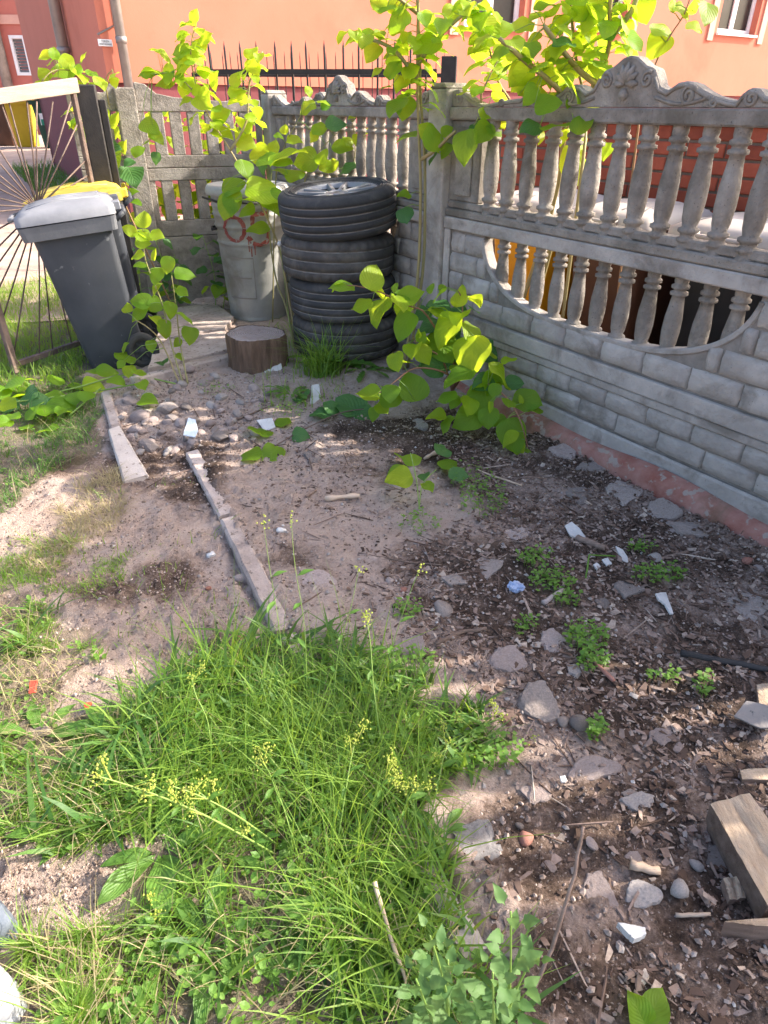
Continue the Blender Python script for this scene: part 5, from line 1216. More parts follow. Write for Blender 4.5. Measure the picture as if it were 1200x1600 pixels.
# the low bush in front of the near fence
def Z6(l, Y): return [(500 + a / 3, 380 + b / 3, c / 3 * 1.16, d, Y + e, k) for a, b, c, d, e, k in l]
R6 = fw(.30, -.16, .08); R6b = fw(.52, -.18, .07)
plant('knotweed_bush', 'low arching knotweed bush with lime leaves in front of the near fence', 'plant',
 [[R6, (712, 575, 3.02), (668, 494, 3.0), (640, 478, 2.98), (590, 455, 2.97), (558, 447, 2.97), (540, 446, 2.97)],
  [R6, (735, 560, 2.98), (724, 510, 2.95), (722, 470, 2.95), (716, 455, 2.95)],
  [R6, (700, 585, 2.92), (650, 575, 2.85), (612, 600, 2.80), (585, 620, 2.78)],
  [R6b, (755, 600, 2.78), (790, 620, 2.68), (812, 655, 2.6), (825, 700, 2.56)],
  [R6, (690, 560, 2.96), (655, 540, 2.93), (645, 525, 2.92)],
  [R6b, (745, 590, 2.82), (725, 640, 2.72), (705, 655, 2.66)]],
 Z6([(105, 197, 105, 175, 0, 'l'), (250, 148, 130, 75, .0, 'y'), (195, 290, 92, 200, 0, 'y'), (278, 325, 130, 250, .02, 'y'), (395, 392, 130, 245, -.03, 'l'), (428, 252, 115, 20, .02, 'y'), (650, 245, 90, 85, 0, 'y'), (520, 210, 45, 60, .03, 'l'), (575, 212, 36, 10, .03, 'l'), (352, 205, 38, 60, 0, 'l'), (590, 398, 150, 225, -.05, 'y'), (725, 415, 125, 320, -.03, 'y'), (712, 530, 165, 265, -.12, 'y'), (575, 485, 165, 300, .02, 'l'), (400, 240, 100, 170, .04, 'l')], 2.95)
 + Z6([(360, 560, 95, 280, 0, 'y'), (435, 670, 125, 100, 0, 'l'), (225, 705, 100, 165, -.04, 'y'), (335, 725, 100, 10, -.02, 'l'), (295, 772, 66, 310, 0, 'y'), (250, 800, 60, 250, 0, 'l'), (425, 495, 66, 10, .06, 'y'), (490, 515, 90, 310, .06, 'y'), (460, 425, 40, 110, .08, 'y'), (520, 575, 110, 190, .1, 'd'), (478, 440, 50, 60, .08, 'l')], 2.82)
 + Z6([(645, 635, 145, 215, 0, 'l'), (592, 720, 90, 200, -.03, 'l'), (630, 745, 66, 240, -.02, 'l'), (845, 602, 115, 320, .02, 'y'), (975, 742, 128, 340, -.05, 'l'), (748, 735, 140, 250, 0, 'l'), (692, 820, 118, 200, -.06, 'l'), (905, 905, 150, 290, -.14, 'l'), (545, 815, 85, 180, -.04, 'y'), (838, 838, 70, 200, -.08, 'l'), (798, 770, 50, 270, -.08, 'yn'), (940, 730, 40, 110, -.06, 'yn'), (885, 545, 66, 5, .06, 'y'), (910, 660, 80, 0, .06, 'd'), (800, 660, 110, 250, .03, 'l'), (820, 690, 60, 260, -.04, 'l'), (962, 998, 56, 280, -.16, 'l'), (790, 820, 90, 270, -.08, 'l'), (760, 660, 100, 210, .04, 'd'), (930, 960, 70, 300, -.15, 'y')], 2.72)
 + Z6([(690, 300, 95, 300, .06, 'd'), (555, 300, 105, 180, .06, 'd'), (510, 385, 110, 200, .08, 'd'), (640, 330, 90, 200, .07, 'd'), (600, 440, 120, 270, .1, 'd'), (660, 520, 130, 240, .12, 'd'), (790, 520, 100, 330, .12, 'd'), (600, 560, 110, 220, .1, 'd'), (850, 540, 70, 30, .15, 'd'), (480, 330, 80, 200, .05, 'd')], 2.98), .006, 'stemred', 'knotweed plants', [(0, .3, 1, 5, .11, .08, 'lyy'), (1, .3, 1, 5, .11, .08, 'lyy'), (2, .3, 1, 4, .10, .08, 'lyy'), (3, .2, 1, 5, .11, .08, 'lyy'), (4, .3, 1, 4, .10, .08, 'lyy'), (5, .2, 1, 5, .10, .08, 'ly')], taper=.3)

# tall canes at the corner post, in front of the middle section
def Z2(l, Y): return [(400 + a / 3, b / 3, c / 3 * .92, d, Y + e, k) for a, b, c, d, e, k in l]
C1 = Vector((.10, 3.52, .07)); C2 = Vector((.125, 3.55, .07))
plant('knotweed_plant', 'tall knotweed canes with big leaves rising by the corner post', 'plant',
 [[C1, (652, 440, 3.5), (657, 300, 3.48), (654, 200, 3.46), (652, 100, 3.44), (653, 30, 3.42), (655, -60, 3.4)], [C2, (660, 430, 3.52), (664, 320, 3.5), (663, 240, 3.5), (657, 150, 3.48), (656, 80, 3.46), (650, -30, 3.45)],
  [at(656, 250, 3.48), (680, 235, 3.4), (700, 215, 3.35), (712, 205, 3.33)], [at(654, 130, 3.45), (618, 80, 3.42), (575, 60, 3.4), (545, 55, 3.4)], [at(653, 100, 3.44), (680, 65, 3.4), (704, 40, 3.38), (740, 10, 3.36)], [at(654, 22, 3.44), (632, 5, 3.42), (615, -10, 3.4)]],
 Z2([(600, 30, 120, 190, 0, 'l'), (665, 95, 130, 225, -.05, 'l'), (720, 30, 100, 30, 0, 'y'), (805, 200, 150, 200, -.06, 'l'), (840, 55, 120, 20, 0, 'y'), (935, 55, 135, 10, 0, 'y'), (450, 190, 95, 190, 0, 'y'), (525, 152, 66, 20, 0, 'l'), (580, 168, 80, 270, 0, 'y'), (545, 248, 105, 230, 0, 'y'), (650, 325, 120, 60, -.04, 'l'), (565, 330, 75, 210, 0, 'y'), (735, 345, 66, 10, 0, 'd'), (655, 500, 135, 235, -.04, 'l'), (700, 500, 120, 260, .03, 'l'), (832, 640, 145, 100, -.04, 'l'), (895, 612, 66, 20, 0, 'l'), (892, 710, 90, 230, 0, 'l'), (830, 750, 80, 240, .02, 'd'), (692, 915, 80, 200, 0, 'l'), (700, 1010, 90, 280, 0, 'd'), (680, 400, 90, 230, 0, 'y'), (605, 410, 60, 190, 0, 'l'), (570, 20, 90, 150, 0, 'y'), (650, 15, 90, 100, 0, 'y'), (660, 130, 90, 20, .03, 'y'), (760, 380, 80, 350, 0, 'y'), (640, 250, 90, 180, .03, 'y'), (700, 180, 80, 250, 0, 'y')], 3.42), .009, 'cane', 'knotweed plants', [(0, .55, .98, 16, .10, .08, 'lyy'), (1, .5, .95, 12, .10, .08, 'lyy'), (3, .2, 1, 12, .09, .06, 'lyy'), (4, .2, 1, 12, .09, .06, 'lyy')], taper=.6)

# thicket behind the near fence, leaning over it
def Z3(l, Y): return [(800 + a / 3, b / 3, c / 3 * .92, d, Y + e, k) for a, b, c, d, e, k in l]
def behind(t, b): v = fw(t, b); v.z = .02; return v
T1 = behind(.18, .24)
plant('knotweed_plant', 'knotweed with a stout cane leaning over the near fence left of its crest', 'plant',
 [[T1, at(862, 330, T1.y), (885, 200, 3.25), (930, 130, 3.1), (952, 70, 3.05), (953, 10, 3.0), (965, -80, 3.0)], [behind(.30, .26), (900, 230, 3.1), (882, 153, 2.98), (820, 95, 2.9), (780, 60, 2.9)], [at(930, 130, 3.1), (905, 110, 3.0), (880, 80, 2.95), (850, 40, 2.95)], [at(952, 60, 3.05), (985, 20, 3.0), (1000, -20, 3.0)]],
 Z3([(80, 250, 150, 260, -.1, 'l'), (235, 210, 130, 200, -.1, 'd'), (150, 20, 110, 20, 0, 'l'), (285, 310, 150, 30, 0, 'y'), (400, 320, 90, 280, 0, 'y'), (40, 340, 150, 230, 0, 'y'), (100, 430, 160, 15, 0, 'y'), (90, 440, 110, 240, -.1, 'l'), (170, 487, 140, 355, -.15, 'l'), (310, 470, 130, 60, -.1, 'l'), (335, 570, 130, 60, -.2, 'l'), (60, 120, 120, 30, 0, 'y'), (120, 80, 110, 200, 0, 'y'), (230, 120, 120, 260, 0, 'l'), (320, 40, 120, 100, 0, 'l'), (390, 60, 110, 240, 0, 'y'), (260, 40, 110, 120, 0, 'y'), (350, 150, 110, 300, .05, 'y'), (490, 110, 100, 30, 0, 'l'), (545, 215, 140, 310, .05, 'y'), (620, 40, 130, 280, 0, 'l'), (510, 40, 90, 50, 0, 'l'), (460, 160, 70, 10, 0, 'd'), (200, 585, 150, 0, -.15, 'l'), (90, 590, 120, 200, -.1, 'd'), (435, 710, 90, 260, -.1, 'l'), (130, 640, 70, 270, .2, 'y'), (235, 640, 80, 250, .2, 'y'), (170, 390, 90, 200, 0, 'y'), (265, 430, 90, 40, 0, 'y'), (190, 250, 90, 220, 0, 'y'), (320, 220, 80, 40, 0, 'y'), (20, 230, 110, 190, 0, 'y'), (430, 250, 80, 330, 0, 'y')], 3.0),
 .012, 'cane', 'knotweed plants', [(0, .62, .98, 22, .11, .08, 'lyy'), (2, .2, 1, 12, .10, .07, 'lyy'), (1, .45, 1, 18, .10, .07, 'lyy')], taper=.6, petmax=.25)
T2 = behind(-.10, .22)
plant('knotweed_plant', 'knotweed shoots hanging over the fence beside the corner post', 'plant',
 [[T2, at(800, 230, 3.7), (775, 120, 3.5), (760, 60, 3.45), (740, 0, 3.4)], [behind(-.02, .2), (770, 250, 3.55), (752, 160, 3.35), (760, 130, 3.3), (780, 90, 3.3)], [at(752, 165, 3.36), (745, 190, 3.3), (730, 205, 3.28)]],
 Z2([(1060, 95, 140, 250, -.05, 'l'), (1090, 140, 150, 320, 0, 'y'), (1030, 432, 90, 240, -.15, 'y'), (1140, 458, 66, 340, 0, 'y'), (1145, 300, 90, 20, 0, 'y'), (1130, 370, 135, 10, 0, 'y'), (975, 680, 165, 255, -.2, 'l'), (1062, 625, 135, 235, -.2, 'l'), (1120, 600, 100, 330, -.18, 'l'), (1090, 525, 100, 30, -.15, 'y'), (1150, 570, 80, 290, -.15, 'y'), (1030, 600, 80, 200, -.15, 'd'), (1040, 30, 110, 30, 0, 'l'), (1170, 130, 120, 20, 0, 'l'), (1060, 180, 140, 350, 0, 'y'), (1030, 640, 60, 300, -.16, 'y'), (980, 30, 110, 150, 0, 'y')], 3.42),
 .007, 'cane', 'knotweed plants', [(0, .5, 1, 18, .10, .07, 'lyy'), (1, .5, 1, 10, .09, .06, 'lyy')], petmax=.25)
T3_ = behind(.95, .22)
plant('knotweed_plant', 'slender knotweed shoot leaning right above the fence crest', 'plant',
 [[T3_, at(1000, 180, T3_.y + .1), (1022, 105, 2.95), (1048, 55, 2.95), (1070, 20, 2.95), (1090, -40, 2.95)]],
 Z3([(705, 130, 125, 20, 0, 'y'), (685, 205, 135, 220, 0, 'l'), (800, 45, 100, 330, 0, 'y'), (860, 120, 90, 320, 0, 'y'), (920, 50, 140, 265, -.05, 'l'), (860, 20, 80, 100, 0, 'y'), (760, 20, 70, 60, 0, 'y')], 2.95), .005, 'stemred', 'knotweed plants', petmax=.25)
T4 = behind(.62, .22)
plant('knotweed_plant', 'knotweed stem standing behind the middle balusters of the near fence', 'plant',
 [[T4, at(905, 300, T4.y), (915, 180, 3.2), (900, 90, 3.1), (890, 0, 3.05), (880, -60, 3.0)]], [(745 + 160, 215, 40, 280, 3.2, 'y'), (895, 250, 50, 260, 3.2, 'y'), (905, 265, 40, 250, 3.2, 'y')], .008, 'cane', 'knotweed plants', [(0, .5, 1, 24, .11, .08, 'lyy')], taper=.6)

# left groups
def Z1(l, Y): return [(a / 3, b / 3, c / 3 * .92, d, Y + e, k) for a, b, c, d, e, k in l]
plant('knotweed_plant', 'knotweed crown spilling over the top of the gate plank', 'plant',
 [[Vector((-1.93, 4.98, .05)), (150, 250, 4.9), (148, 150, 4.75), (120, 115, 4.6), (85, 110, 4.5), (65, 128, 4.45)], [Vector((-1.9, 5.0, .05)), (175, 200, 4.9), (165, 130, 4.8), (175, 110, 4.75)]],
 Z1([(205, 265, 75, 170, 0, 'y'), (255, 250, 70, 100, 0, 'l'), (275, 310, 85, 10, 0, 'y'), (315, 285, 85, 320, 0, 'y'), (205, 345, 75, 130, 0, 'l'), (180, 388, 40, 190, 0, 'l'), (380, 340, 110, 320, 0, 'y'), (320, 385, 120, 350, 0, 'l'), (370, 410, 110, 330, 0, 'y'), (395, 270, 60, 60, 0, 'y'), (475, 380, 80, 310, 0, 'y'), (440, 395, 70, 20, 0, 'y'), (520, 350, 70, 60, 0, 'y'), (535, 380, 55, 280, 0, 'y'), (345, 330, 90, 200, 0, 'l'), (430, 350, 80, 340, .05, 'l'), (240, 280, 70, 200, 0, 'y'), (290, 350, 90, 160, .05, 'l')], 4.55), .006, 'cane', 'knotweed plants', petmax=.3)
plant('knotweed_plant', 'knotweed shoot with dark leaves growing before the short slotted fence', 'plant',
 [[Vector((-1.42, 4.55, .05)), (200, 330, 4.5), (183, 285, 4.48), (165, 240, 4.45), (140, 205, 4.42), (110, 172, 4.4)]],
 Z1([(340, 500, 45, 80, 0, 'y'), (305, 525, 55, 200, 0, 'y'), (355, 565, 90, 200, 0, 'l'), (345, 590, 55, 300, 0, 'y'), (400, 620, 80, 300, 0, 'l'), (395, 655, 55, 190, 0, 'y'), (450, 645, 95, 330, 0, 'l'), (530, 710, 110, 0, 0, 'd'), (510, 740, 130, 290, .02, 'l'), (620, 820, 130, 300, 0, 'd'), (645, 705, 75, 30, 0, 'l'), (560, 890, 80, 170, 0, 'l'), (640, 945, 60, 340, 0, 'l'), (490, 590, 75, 80, .1, 'l'), (540, 560, 90, 85, .4, 'y'), (485, 530, 70, 100, .4, 'y'), (490, 830, 80, 220, 0, 'l'), (580, 690, 70, 270, .4, 'y'), (605, 770, 70, 230, 0, 'd'), (560, 960, 70, 250, .02, 'd'), (620, 900, 60, 20, 0, 'l')], 4.42), .006, 'stemred', 'knotweed plants', petmax=.3)
# behind the slotted fence: seen through the slots
for (x, y, lab) in ((-1.18, 5.30, 'knotweed glimpsed through the middle slots of the slotted fence'), (-1.78, 5.1, 'knotweed glimpsed through the short slotted fence piece'), (-1.35, 5.25, 'knotweed glimpsed through the slots left of the metal dustbin'), (-1.0, 5.42, 'knotweed glimpsed through the slots above the metal dustbin'), (-1.55, 5.2, 'knotweed glimpsed through the slots by the leaning fence post')):
    b = Vector((x, y, .03)); plant('knotweed_plant', lab, 'plant', [[b, b + Vector((.03, .02, .5)), b + Vector((-.02, .0, .95)), b + Vector((.04, .05, 1.3))], [b + Vector((.1, 0, 0)), b + Vector((.16, .02, .5)), b + Vector((.15, .0, .9))]], [], .006, 'cane', 'knotweed plants', [(0, .2, 1, 26, .14, .12, 'lyy'), (1, .2, 1, 22, .14, .12, 'lyy')])
# leaning stalk in front of the can, crown above the slotted fence
K0 = Vector((-.52, 3.86, .08))
plant('knotweed_plant', 'knotweed with a bare leaning cane across the metal dustbin and a lime crown', 'plant',
 [[K0, (452, 470, 3.92), (437, 390, 3.98), (405, 315, 4.05), (360, 235, 4.12), (318, 165, 4.15), (298, 90, 4.15), (305, 40, 4.15)], [at(318, 165, 4.15), (290, 130, 4.15), (262, 115, 4.15), (238, 118, 4.15)], [at(360, 235, 4.12), (385, 190, 4.15), (390, 130, 4.18), (410, 80, 4.2)], [K0 + Vector((-.02, .02, 0)), (447, 480, 3.95), (430, 430, 4.0), (418, 330, 4.05), (425, 270, 4.1)]],
 Z1([(915, 75, 70, 60, 0, 'y'), (880, 115, 85, 170, 0, 'y'), (855, 165, 85, 190, 0, 'y'), (965, 180, 85, 30, 0, 'y'), (845, 235, 105, 200, 0, 'l'), (920, 265, 95, 320, 0, 'y'), (770, 255, 85, 330, 0, 'y'), (725, 240, 60, 170, 0, 'y'), (685, 345, 90, 200, 0, 'l'), (800, 370, 100, 250, 0, 'l'), (770, 385, 90, 190, 0, 'y'), (870, 310, 100, 20, 0, 'y'), (955, 345, 85, 280, 0, 'y'), (1005, 380, 100, 270, 0, 'l'), (885, 395, 85, 230, 0, 'y'), (925, 425, 75, 320, -.05, 'y'), (955, 475, 110, 310, -.08, 'y'), (1035, 540, 110, 30, 0, 'l'), (1040, 620, 120, 340, 0, 'y'), (1010, 590, 85, 200, 0, 'y'), (1105, 375, 75, 70, 0, 'y'), (1100, 440, 95, 250, 0, 'y'), (1130, 340, 66, 40, 0, 'y'), (1180, 240, 85, 60, 0, 'y'), (1185, 310, 85, 300, 0, 'y'), (1160, 590, 80, 80, 0, 'y'), (1150, 660, 100, 340, 0, 'y'), (1150, 790, 105, 290, -.1, 'l'), (840, 280, 80, 160, .04, 'l'), (790, 330, 80, 110, .04, 'l'), (930, 215, 80, 150, .03, 'y'), (700, 590, 110, 330, 0, 'l'), (735, 640, 80, 320, 0, 'l'), (690, 660, 70, 220, 0, 'l'), (730, 740, 60, 250, 0, 'd')], 4.15)
 + [(362, 335 - 20, 40, 260, 4.05, 'l'), (365, 290, 42, 10, 4.1, 'l'), (388, 310, 42, 10, 4.0, 'l'), (415, 300, 62, 350, 3.98, 'y'), (430, 315, 50, 320, 3.98, 'l'), (355, 322, 40, 250, 4.05, 'l'), (384, 328, 30, 200, 4.0, 'l'), (404, 354, 36, 180, 3.98, 'l'), (445, 240, 60, 30, 4.1, 'y'), (430, 250, 60, 350, 4.12, 'l')], .0075, 'cane', 'knotweed plants', auto=[(0, .62, 1, 26, .085, .06, 'lyy'), (1, .2, 1, 14, .08, .06, 'lyy'), (2, .3, 1, 18, .08, .06, 'lyy')], petmax=.3, taper=.4)
# behind the tyres
G0 = Vector((-.62, 4.35, .08))
plant('knotweed_plant', 'knotweed growing between the tyre stack and the balustrade behind it', 'plant',
 [[G0, at(470, 330, 4.3), (480, 270, 4.3), (500, 235, 4.3), (535, 200, 4.25)], [Vector((-.35, 4.42, .08)), at(545, 300, 4.35), (555, 235, 4.3), (550, 190, 4.25)], [Vector((-.75, 4.4, .08)), at(430, 300, 4.35), (440, 240, 4.3), (470, 180, 4.25)]],
 Z2([(240, 500, 90, 200, 0, 'y'), (320, 475, 66, 340, 0, 'y'), (470, 545, 90, 10, 0, 'y'), (495, 520, 50, 80, 0, 'y'), (375, 580, 110, 20, 0, 'd'), (300, 608, 90, 5, 0, 'l'), (135, 605, 50, 90, 0, 'y'), (180, 655, 85, 355, 0, 'y'), (105, 635, 50, 350, 0, 'l'), (525, 625, 90, 200, 0, 'y'), (480, 660, 66, 260, 0, 'y'), (405, 690, 110, 5, 0, 'l'), (430, 660, 60, 120, 0, 'y'), (80, 690, 90, 80, 0, 'y'), (25, 730, 110, 310, 0, 'y'), (115, 750, 100, 10, 0, 'y'), (235, 750, 120, 190, 0, 'l'), (310, 730, 90, 70, 0, 'l'), (185, 820, 110, 20, 0, 'l'), (330, 780, 80, 330, 0, 'y'), (430, 790, 90, 200, .02, 'd'), (600, 765, 70, 20, 0, 'l'), (250, 425, 50, 290, 0, 'y'), (30, 770, 90, 250, 0, 'd'), (60, 910, 110, 340, 0, 'y'), (20, 900, 100, 220, 0, 'y'), (330, 500, 60, 10, .02, 'd'), (710, 640, 60, 10, 0, 'l'), (270, 640, 60, 250, .02, 'y'), (110, 800, 90, 160, .02, 'l'), (360, 770, 70, 100, .02, 'y')], 4.25), .005, 'cane', 'knotweed plants', petmax=.3)
# small plant beside the grey bin
def Z4(l, Y): return [(a / 3, 280 + b / 3, c / 3 * .92, d, Y + e, k) for a, b, c, d, e, k in l]
E0 = onground(287, 602)
plant('knotweed_plant', 'young knotweed plant with lime top leaves beside the grey bin wheel', 'plant',
 [[E0, (268, 540, 3.4), (255, 480, 3.42), (240, 440, 3.43), (226, 400, 3.44), (223, 350, 3.44)], [E0 + Vector((.02, .01, 0)), (282, 540, 3.42), (275, 480, 3.45), (268, 430, 3.47)], [E0 + Vector((-.02, 0, 0)), (255, 540, 3.38), (235, 515, 3.36), (212, 500, 3.35)]],
 Z4([(675, 187, 90, 95, 0, 'y'), (605, 240, 72, 160, 0, 'y'), (672, 255, 90, 345, 0, 'y'), (732, 255, 72, 345, 0, 'y'), (668, 292, 95, 340, 0, 'l'), (645, 365, 72, 190, 0, 'y'), (725, 352, 64, 80, 0, 'yn'), (660, 402, 75, 350, 0, 'l'), (785, 400, 88, 260, 0, 'l'), (730, 448, 95, 250, 0, 'l'), (865, 440, 105, 5, 0, 'l'), (660, 570, 100, 160, 0, 'l'), (725, 580, 90, 100, 0, 'l'), (650, 630, 110, 230, -.03, 'l'), (855, 530, 72, 330, 0, 'l'), (800, 610, 88, 280, 0, 'l'), (870, 642, 95, 340, 0, 'l'), (770, 700, 95, 270, -.02, 'l'), (595, 600, 60, 95, 0, 'y'), (585, 790, 66, 250, 0, 'l'), (710, 785, 72, 280, 0, 'l'), (565, 868, 55, 240, -.05, 'l'), (605, 902, 72, 270, -.06, 'y'), (845, 832, 50, 330, 0, 'l'), (890, 730, 88, 260, 0, 'l'), (830, 765, 55, 220, 0, 'l'), (730, 665, 75, 320, 0, 'y'), (735, 515, 82, 230, 0, 'y'), (540, 640, 0.1, 0, 0, 'l')][:-1], 3.42), .005, 'cane', 'knotweed plants', petmax=.3)
# young growth along the foot of the slotted fence
for (px, py, lab) in ((205, 470, 'dark leafed knotweed seedling behind the grey bin'), (335, 430, 'knotweed seedling at the foot of the slotted fence left of the dustbin'), (262, 400, 'knotweed seedling against the slotted fence post')):
    b = gp(px, py + 30, .06); b.y = min(b.y, 4.75); b.x = (px - 600) / FPX * depth(b); plant('knotweed_plant', lab, 'plant', [[b, b + Vector((.02, 0, .25)), b + Vector((-.03, .02, .5))], [b + Vector((.05, 0, 0)), b + Vector((.1, -.02, .2)), b + Vector((.1, 0, .38))]], [], .004, 'stemgreen', 'knotweed plants', [(0, .2, 1, 10, .1, .08, 'ldd'), (1, .2, 1, 8, .1, .08, 'ldd')])
# cut shoots lying on the left
def Z8(l): return [(a / 2.667, 560 + b / 2.667, c / 2.667 * 1.15, d, k) for a, b, c, d, k in l]
def lying(name, label, stems, leaves, r=.004, mat='stemgreen', zl=.05):
    W = [[onground(x, y) + Vector((0, 0, z)) for x, y, z in S] for S in stems]; W = [smooth_path(S) for S in W]
    base = W[0][0].copy(); root = empty(name, base); tag(root, label, 'plant', 'cut and fallen shoots')
    for S in W: m = MB(); m.tube([p - base for p in S], r, 6); m.build('stem', M[mat], root)
    for (px, py, sz, ang, k) in leaves:
        g = onground(px, py); c = g + Vector((0, 0, random.uniform(.015, zl))); s = sz * depth(c) / FPX; a = math.radians(ang)
        tip = Vector((math.cos(a), math.sin(a) * 1.2, random.uniform(-.1, .25))).normalized(); nrm = Vector((random.gauss(0, .35), random.gauss(-.25, .3), 1))
        put_leaf(root, c - tip * s / 2, tip, nrm, s, k, base)
    return root
lying('knotweed_cutting', 'cut knotweed shoots lying wilting on the grass at the left edge', [[(-30, 650, .03), (60, 632, .04), (130, 618, .05), (200, 600, .05), (275, 608, .03)], [(-30, 640, .02), (50, 640, .05), (140, 622, .03), (230, 606, .03)], [(110, 655, .02), (140, 640, .05), (160, 618, .04)]],
 Z8([(60, 180, 110, 170, 'l'), (55, 312, 85, 200, 'l'), (150, 275, 100, 280, 'l'), (205, 262, 120, 300, 'l'), (262, 240, 105, 250, 'l'), (275, 285, 75, 270, 'l'), (325, 135, 75, 350, 'l'), (255, 140, 70, 60, 'l'), (372, 215, 70, 280, 'l'), (20, 130, 95, 150, 'y'), (100, 165, 115, 30, 'l'), (55, 260, 75, 340, 'y'), (112, 300, 60, 260, 'l'), (205, 322, 80, 200, 'l'), (498, 150, 70, 340, 'l'), (620, 205, 70, 340, 'l'), (40, 225, 80, 200, 'd'), (150, 215, 90, 330, 'd'), (90, 130, 90, 100, 'l'), (10, 200, 90, 250, 'l'), (180, 230, 85, 240, 'd'), (320, 210, 80, 300, 'l'), (400, 155, 75, 20, 'y'), (590, 130, 60, 250, 'l'), (600, 155, 60, 300, 'l'), (455, 95, 80, 20, 'l'), (395, 85, 70, 150, 'l'), (540, 60, 80, 85, 'l'), (685, 70, 50, 300, 'd'), (30, 330, 70, 240, 'l'), (240, 190, 80, 30, 'l'), (150, 150, 80, 60, 'l')]), zl=.10)
lying('fallen_shoot', 'fallen knotweed shoot with three green leaves beside the long edging', [[(430, 700, .01), (470, 680, .02), (530, 655, .03), (570, 645, .02)]], [(408, 678, 48, 100, 'l'), (426, 713, 42, 240, 'l'), (390, 718, 40, 190, 'l'), (470, 686, 28, 350, 'd'), (440, 665, 30, 200, 'l'), (472, 622, 36, 100, 'd'), (545, 640, 54, 150, 'd'), (570, 650, 36, 330, 'd'), (500, 652, 34, 200, 'd'), (520, 645, 28, 30, 'd')], .003, 'oldwood', .03)
lying('knotweed_sprout', 'small knotweed sprout with rounded leaves on the bare soil', [[(655, 795, 0), (650, 772, .06), (640, 750, .12)], [(655, 795, 0), (660, 770, .04), (680, 755, .06)]], [(630, 729, 30, 80, 'l'), (619, 754, 32, 200, 'l'), (644, 748, 32, 20, 'l'), (622, 778, 44, 190, 'y'), (668, 792, 26, 300, 'l'), (700, 735, 34, 30, 'l'), (715, 757, 32, 350, 'd'), (690, 720, 30, 60, 'd'), (662, 760, 20, 270, 'd')], .002, 'stemgreen', .09)
b = gp(1005, 1612, .02); root = empty('seedling', b); tag(root, 'seedling of two broad leaves at the bottom picture edge', 'plant')
put_leaf(root, b + Vector((0, 0, .02)), Vector((-.35, .5, .6)), Vector((.1, -.6, .8)), .055, 'l', b); put_leaf(root, b + Vector((0, 0, .02)), Vector((.55, .55, .5)), Vector((-.2, -.6, .8)), .062, 'l', b)
m = MB(); m.tube([(0, 0, -.02), (0, 0, .022)], .002, 5); m.build('stem', M['stemgreen'], root)

# dandelion clump before the tyres
def rosette(name, label, c, n, L, kind, up=.7, cat='plant', group=None, spread=1.0, w_=None):
    root = empty(name, c); tag(root, label, cat, group)
    for k in range(n):
        a = k * 2.4 + random.uniform(-.3, .3); u = random.uniform(up * .5, up * 1.3); s = L * random.uniform(.6, 1.1)
        tip = Vector((math.cos(a) * spread, math.sin(a) * spread, u)); o = put_leaf(root, c + Vector((math.cos(a), math.sin(a), 0)) * .012, tip, Vector((-math.cos(a) * u, -math.sin(a) * u, 1)), s, kind, c)
    return root
rosette('dandelion', 'toothed dandelion leaves standing in front of the tyre stack', onground(520, 572), 16, .22, 'n', .9)
rosette('dandelion', 'flat toothed weed right of the dandelion at the stack foot', onground(570, 578), 9, .15, 'n', .35)
rosette('dandelion', 'pale leafy weed below the fallen shoot', onground(455, 615), 12, .12, 'n', .6)
c0 = onground(518, 560); plant('weed_stalk', 'tall toothed dandelion leaf against the tyre stack', 'plant', [[c0, at(512, 520, c0.y), at(510, 470, c0.y - .05)]], [], .002, 'stemgreen'); put_leaf(bpy.data.objects['weed_stalk'], at(513, 540, c0.y - .01), at(509, 465, c0.y - .06) - at(513, 540, c0.y - .01), Vector((.2, -1, .2)), .26, 'n', bpy.data.objects['weed_stalk'].location.copy())
ck = onground(430, 500); plant('weed_stalk', 'round seed head stalk leaning on the tyre stack', 'plant', [[onground(458, 560), (452, 500, 3.75), (442, 420, 3.78), (437, 384, 3.8)]], [], .002, 'stemgreen')
hd = MB(); hd.lathe([(0, -.015), (.010, -.011), (.015, 0), (.010, .011), (0, .015)], 10); o = hd.build('seed_head', M['ceramic'], bpy.data.objects['weed_stalk.001']); o.location = at(437, 381, 3.8) - bpy.data.objects['weed_stalk.001'].location

# pale green goosefoot weeds at the bottom
def goosefoot(base, tops, label):
    root = empty('goosefoot', base); tag(root, label, 'plant', 'goosefoot weeds')
    for tp in tops:
        P = smooth_path([base, base.lerp(tp, .5) + Vector((random.uniform(-.01, .01), 0, .01)), tp], 5); m = MB(); m.tube([p - base for p in P], [.003] * 6 + [.0015] * (len(P) - 6), 6); m.build('stem', M['stemgreen'], root); N = len(P) - 1
        for k in range(16):
            f = .2 + .8 * k / 15; i = min(N - 1, int(f * N)); p = P[i].lerp(P[i + 1], f * N - i); a = k * 2.4; s = (.050 - .026 * f) * random.uniform(.7, 1.2); out = Vector((math.cos(a), math.sin(a), .25 + .8 * f ** 3))
            put_leaf(root, p + out * .012, out, Vector((0, 0, 1)) + Vector((random.gauss(0, .2), random.gauss(-.2, .2), 0)), s, 'g', base)
b = gp(700, 1640, .03); goosefoot(b, [at(672, 1462, b.y + .0), at(700, 1500, b.y + .02), at(650, 1530, b.y - .02)], 'grey green goosefoot weed at the bottom edge among tall grass')
b = gp(775, 1660, .03); goosefoot(b, [at(798, 1425, b.y + .02), at(770, 1520, b.y - .02), at(835, 1490, b.y + .03)], 'grey green goosefoot weed at the bottom edge beside the bare stalk')
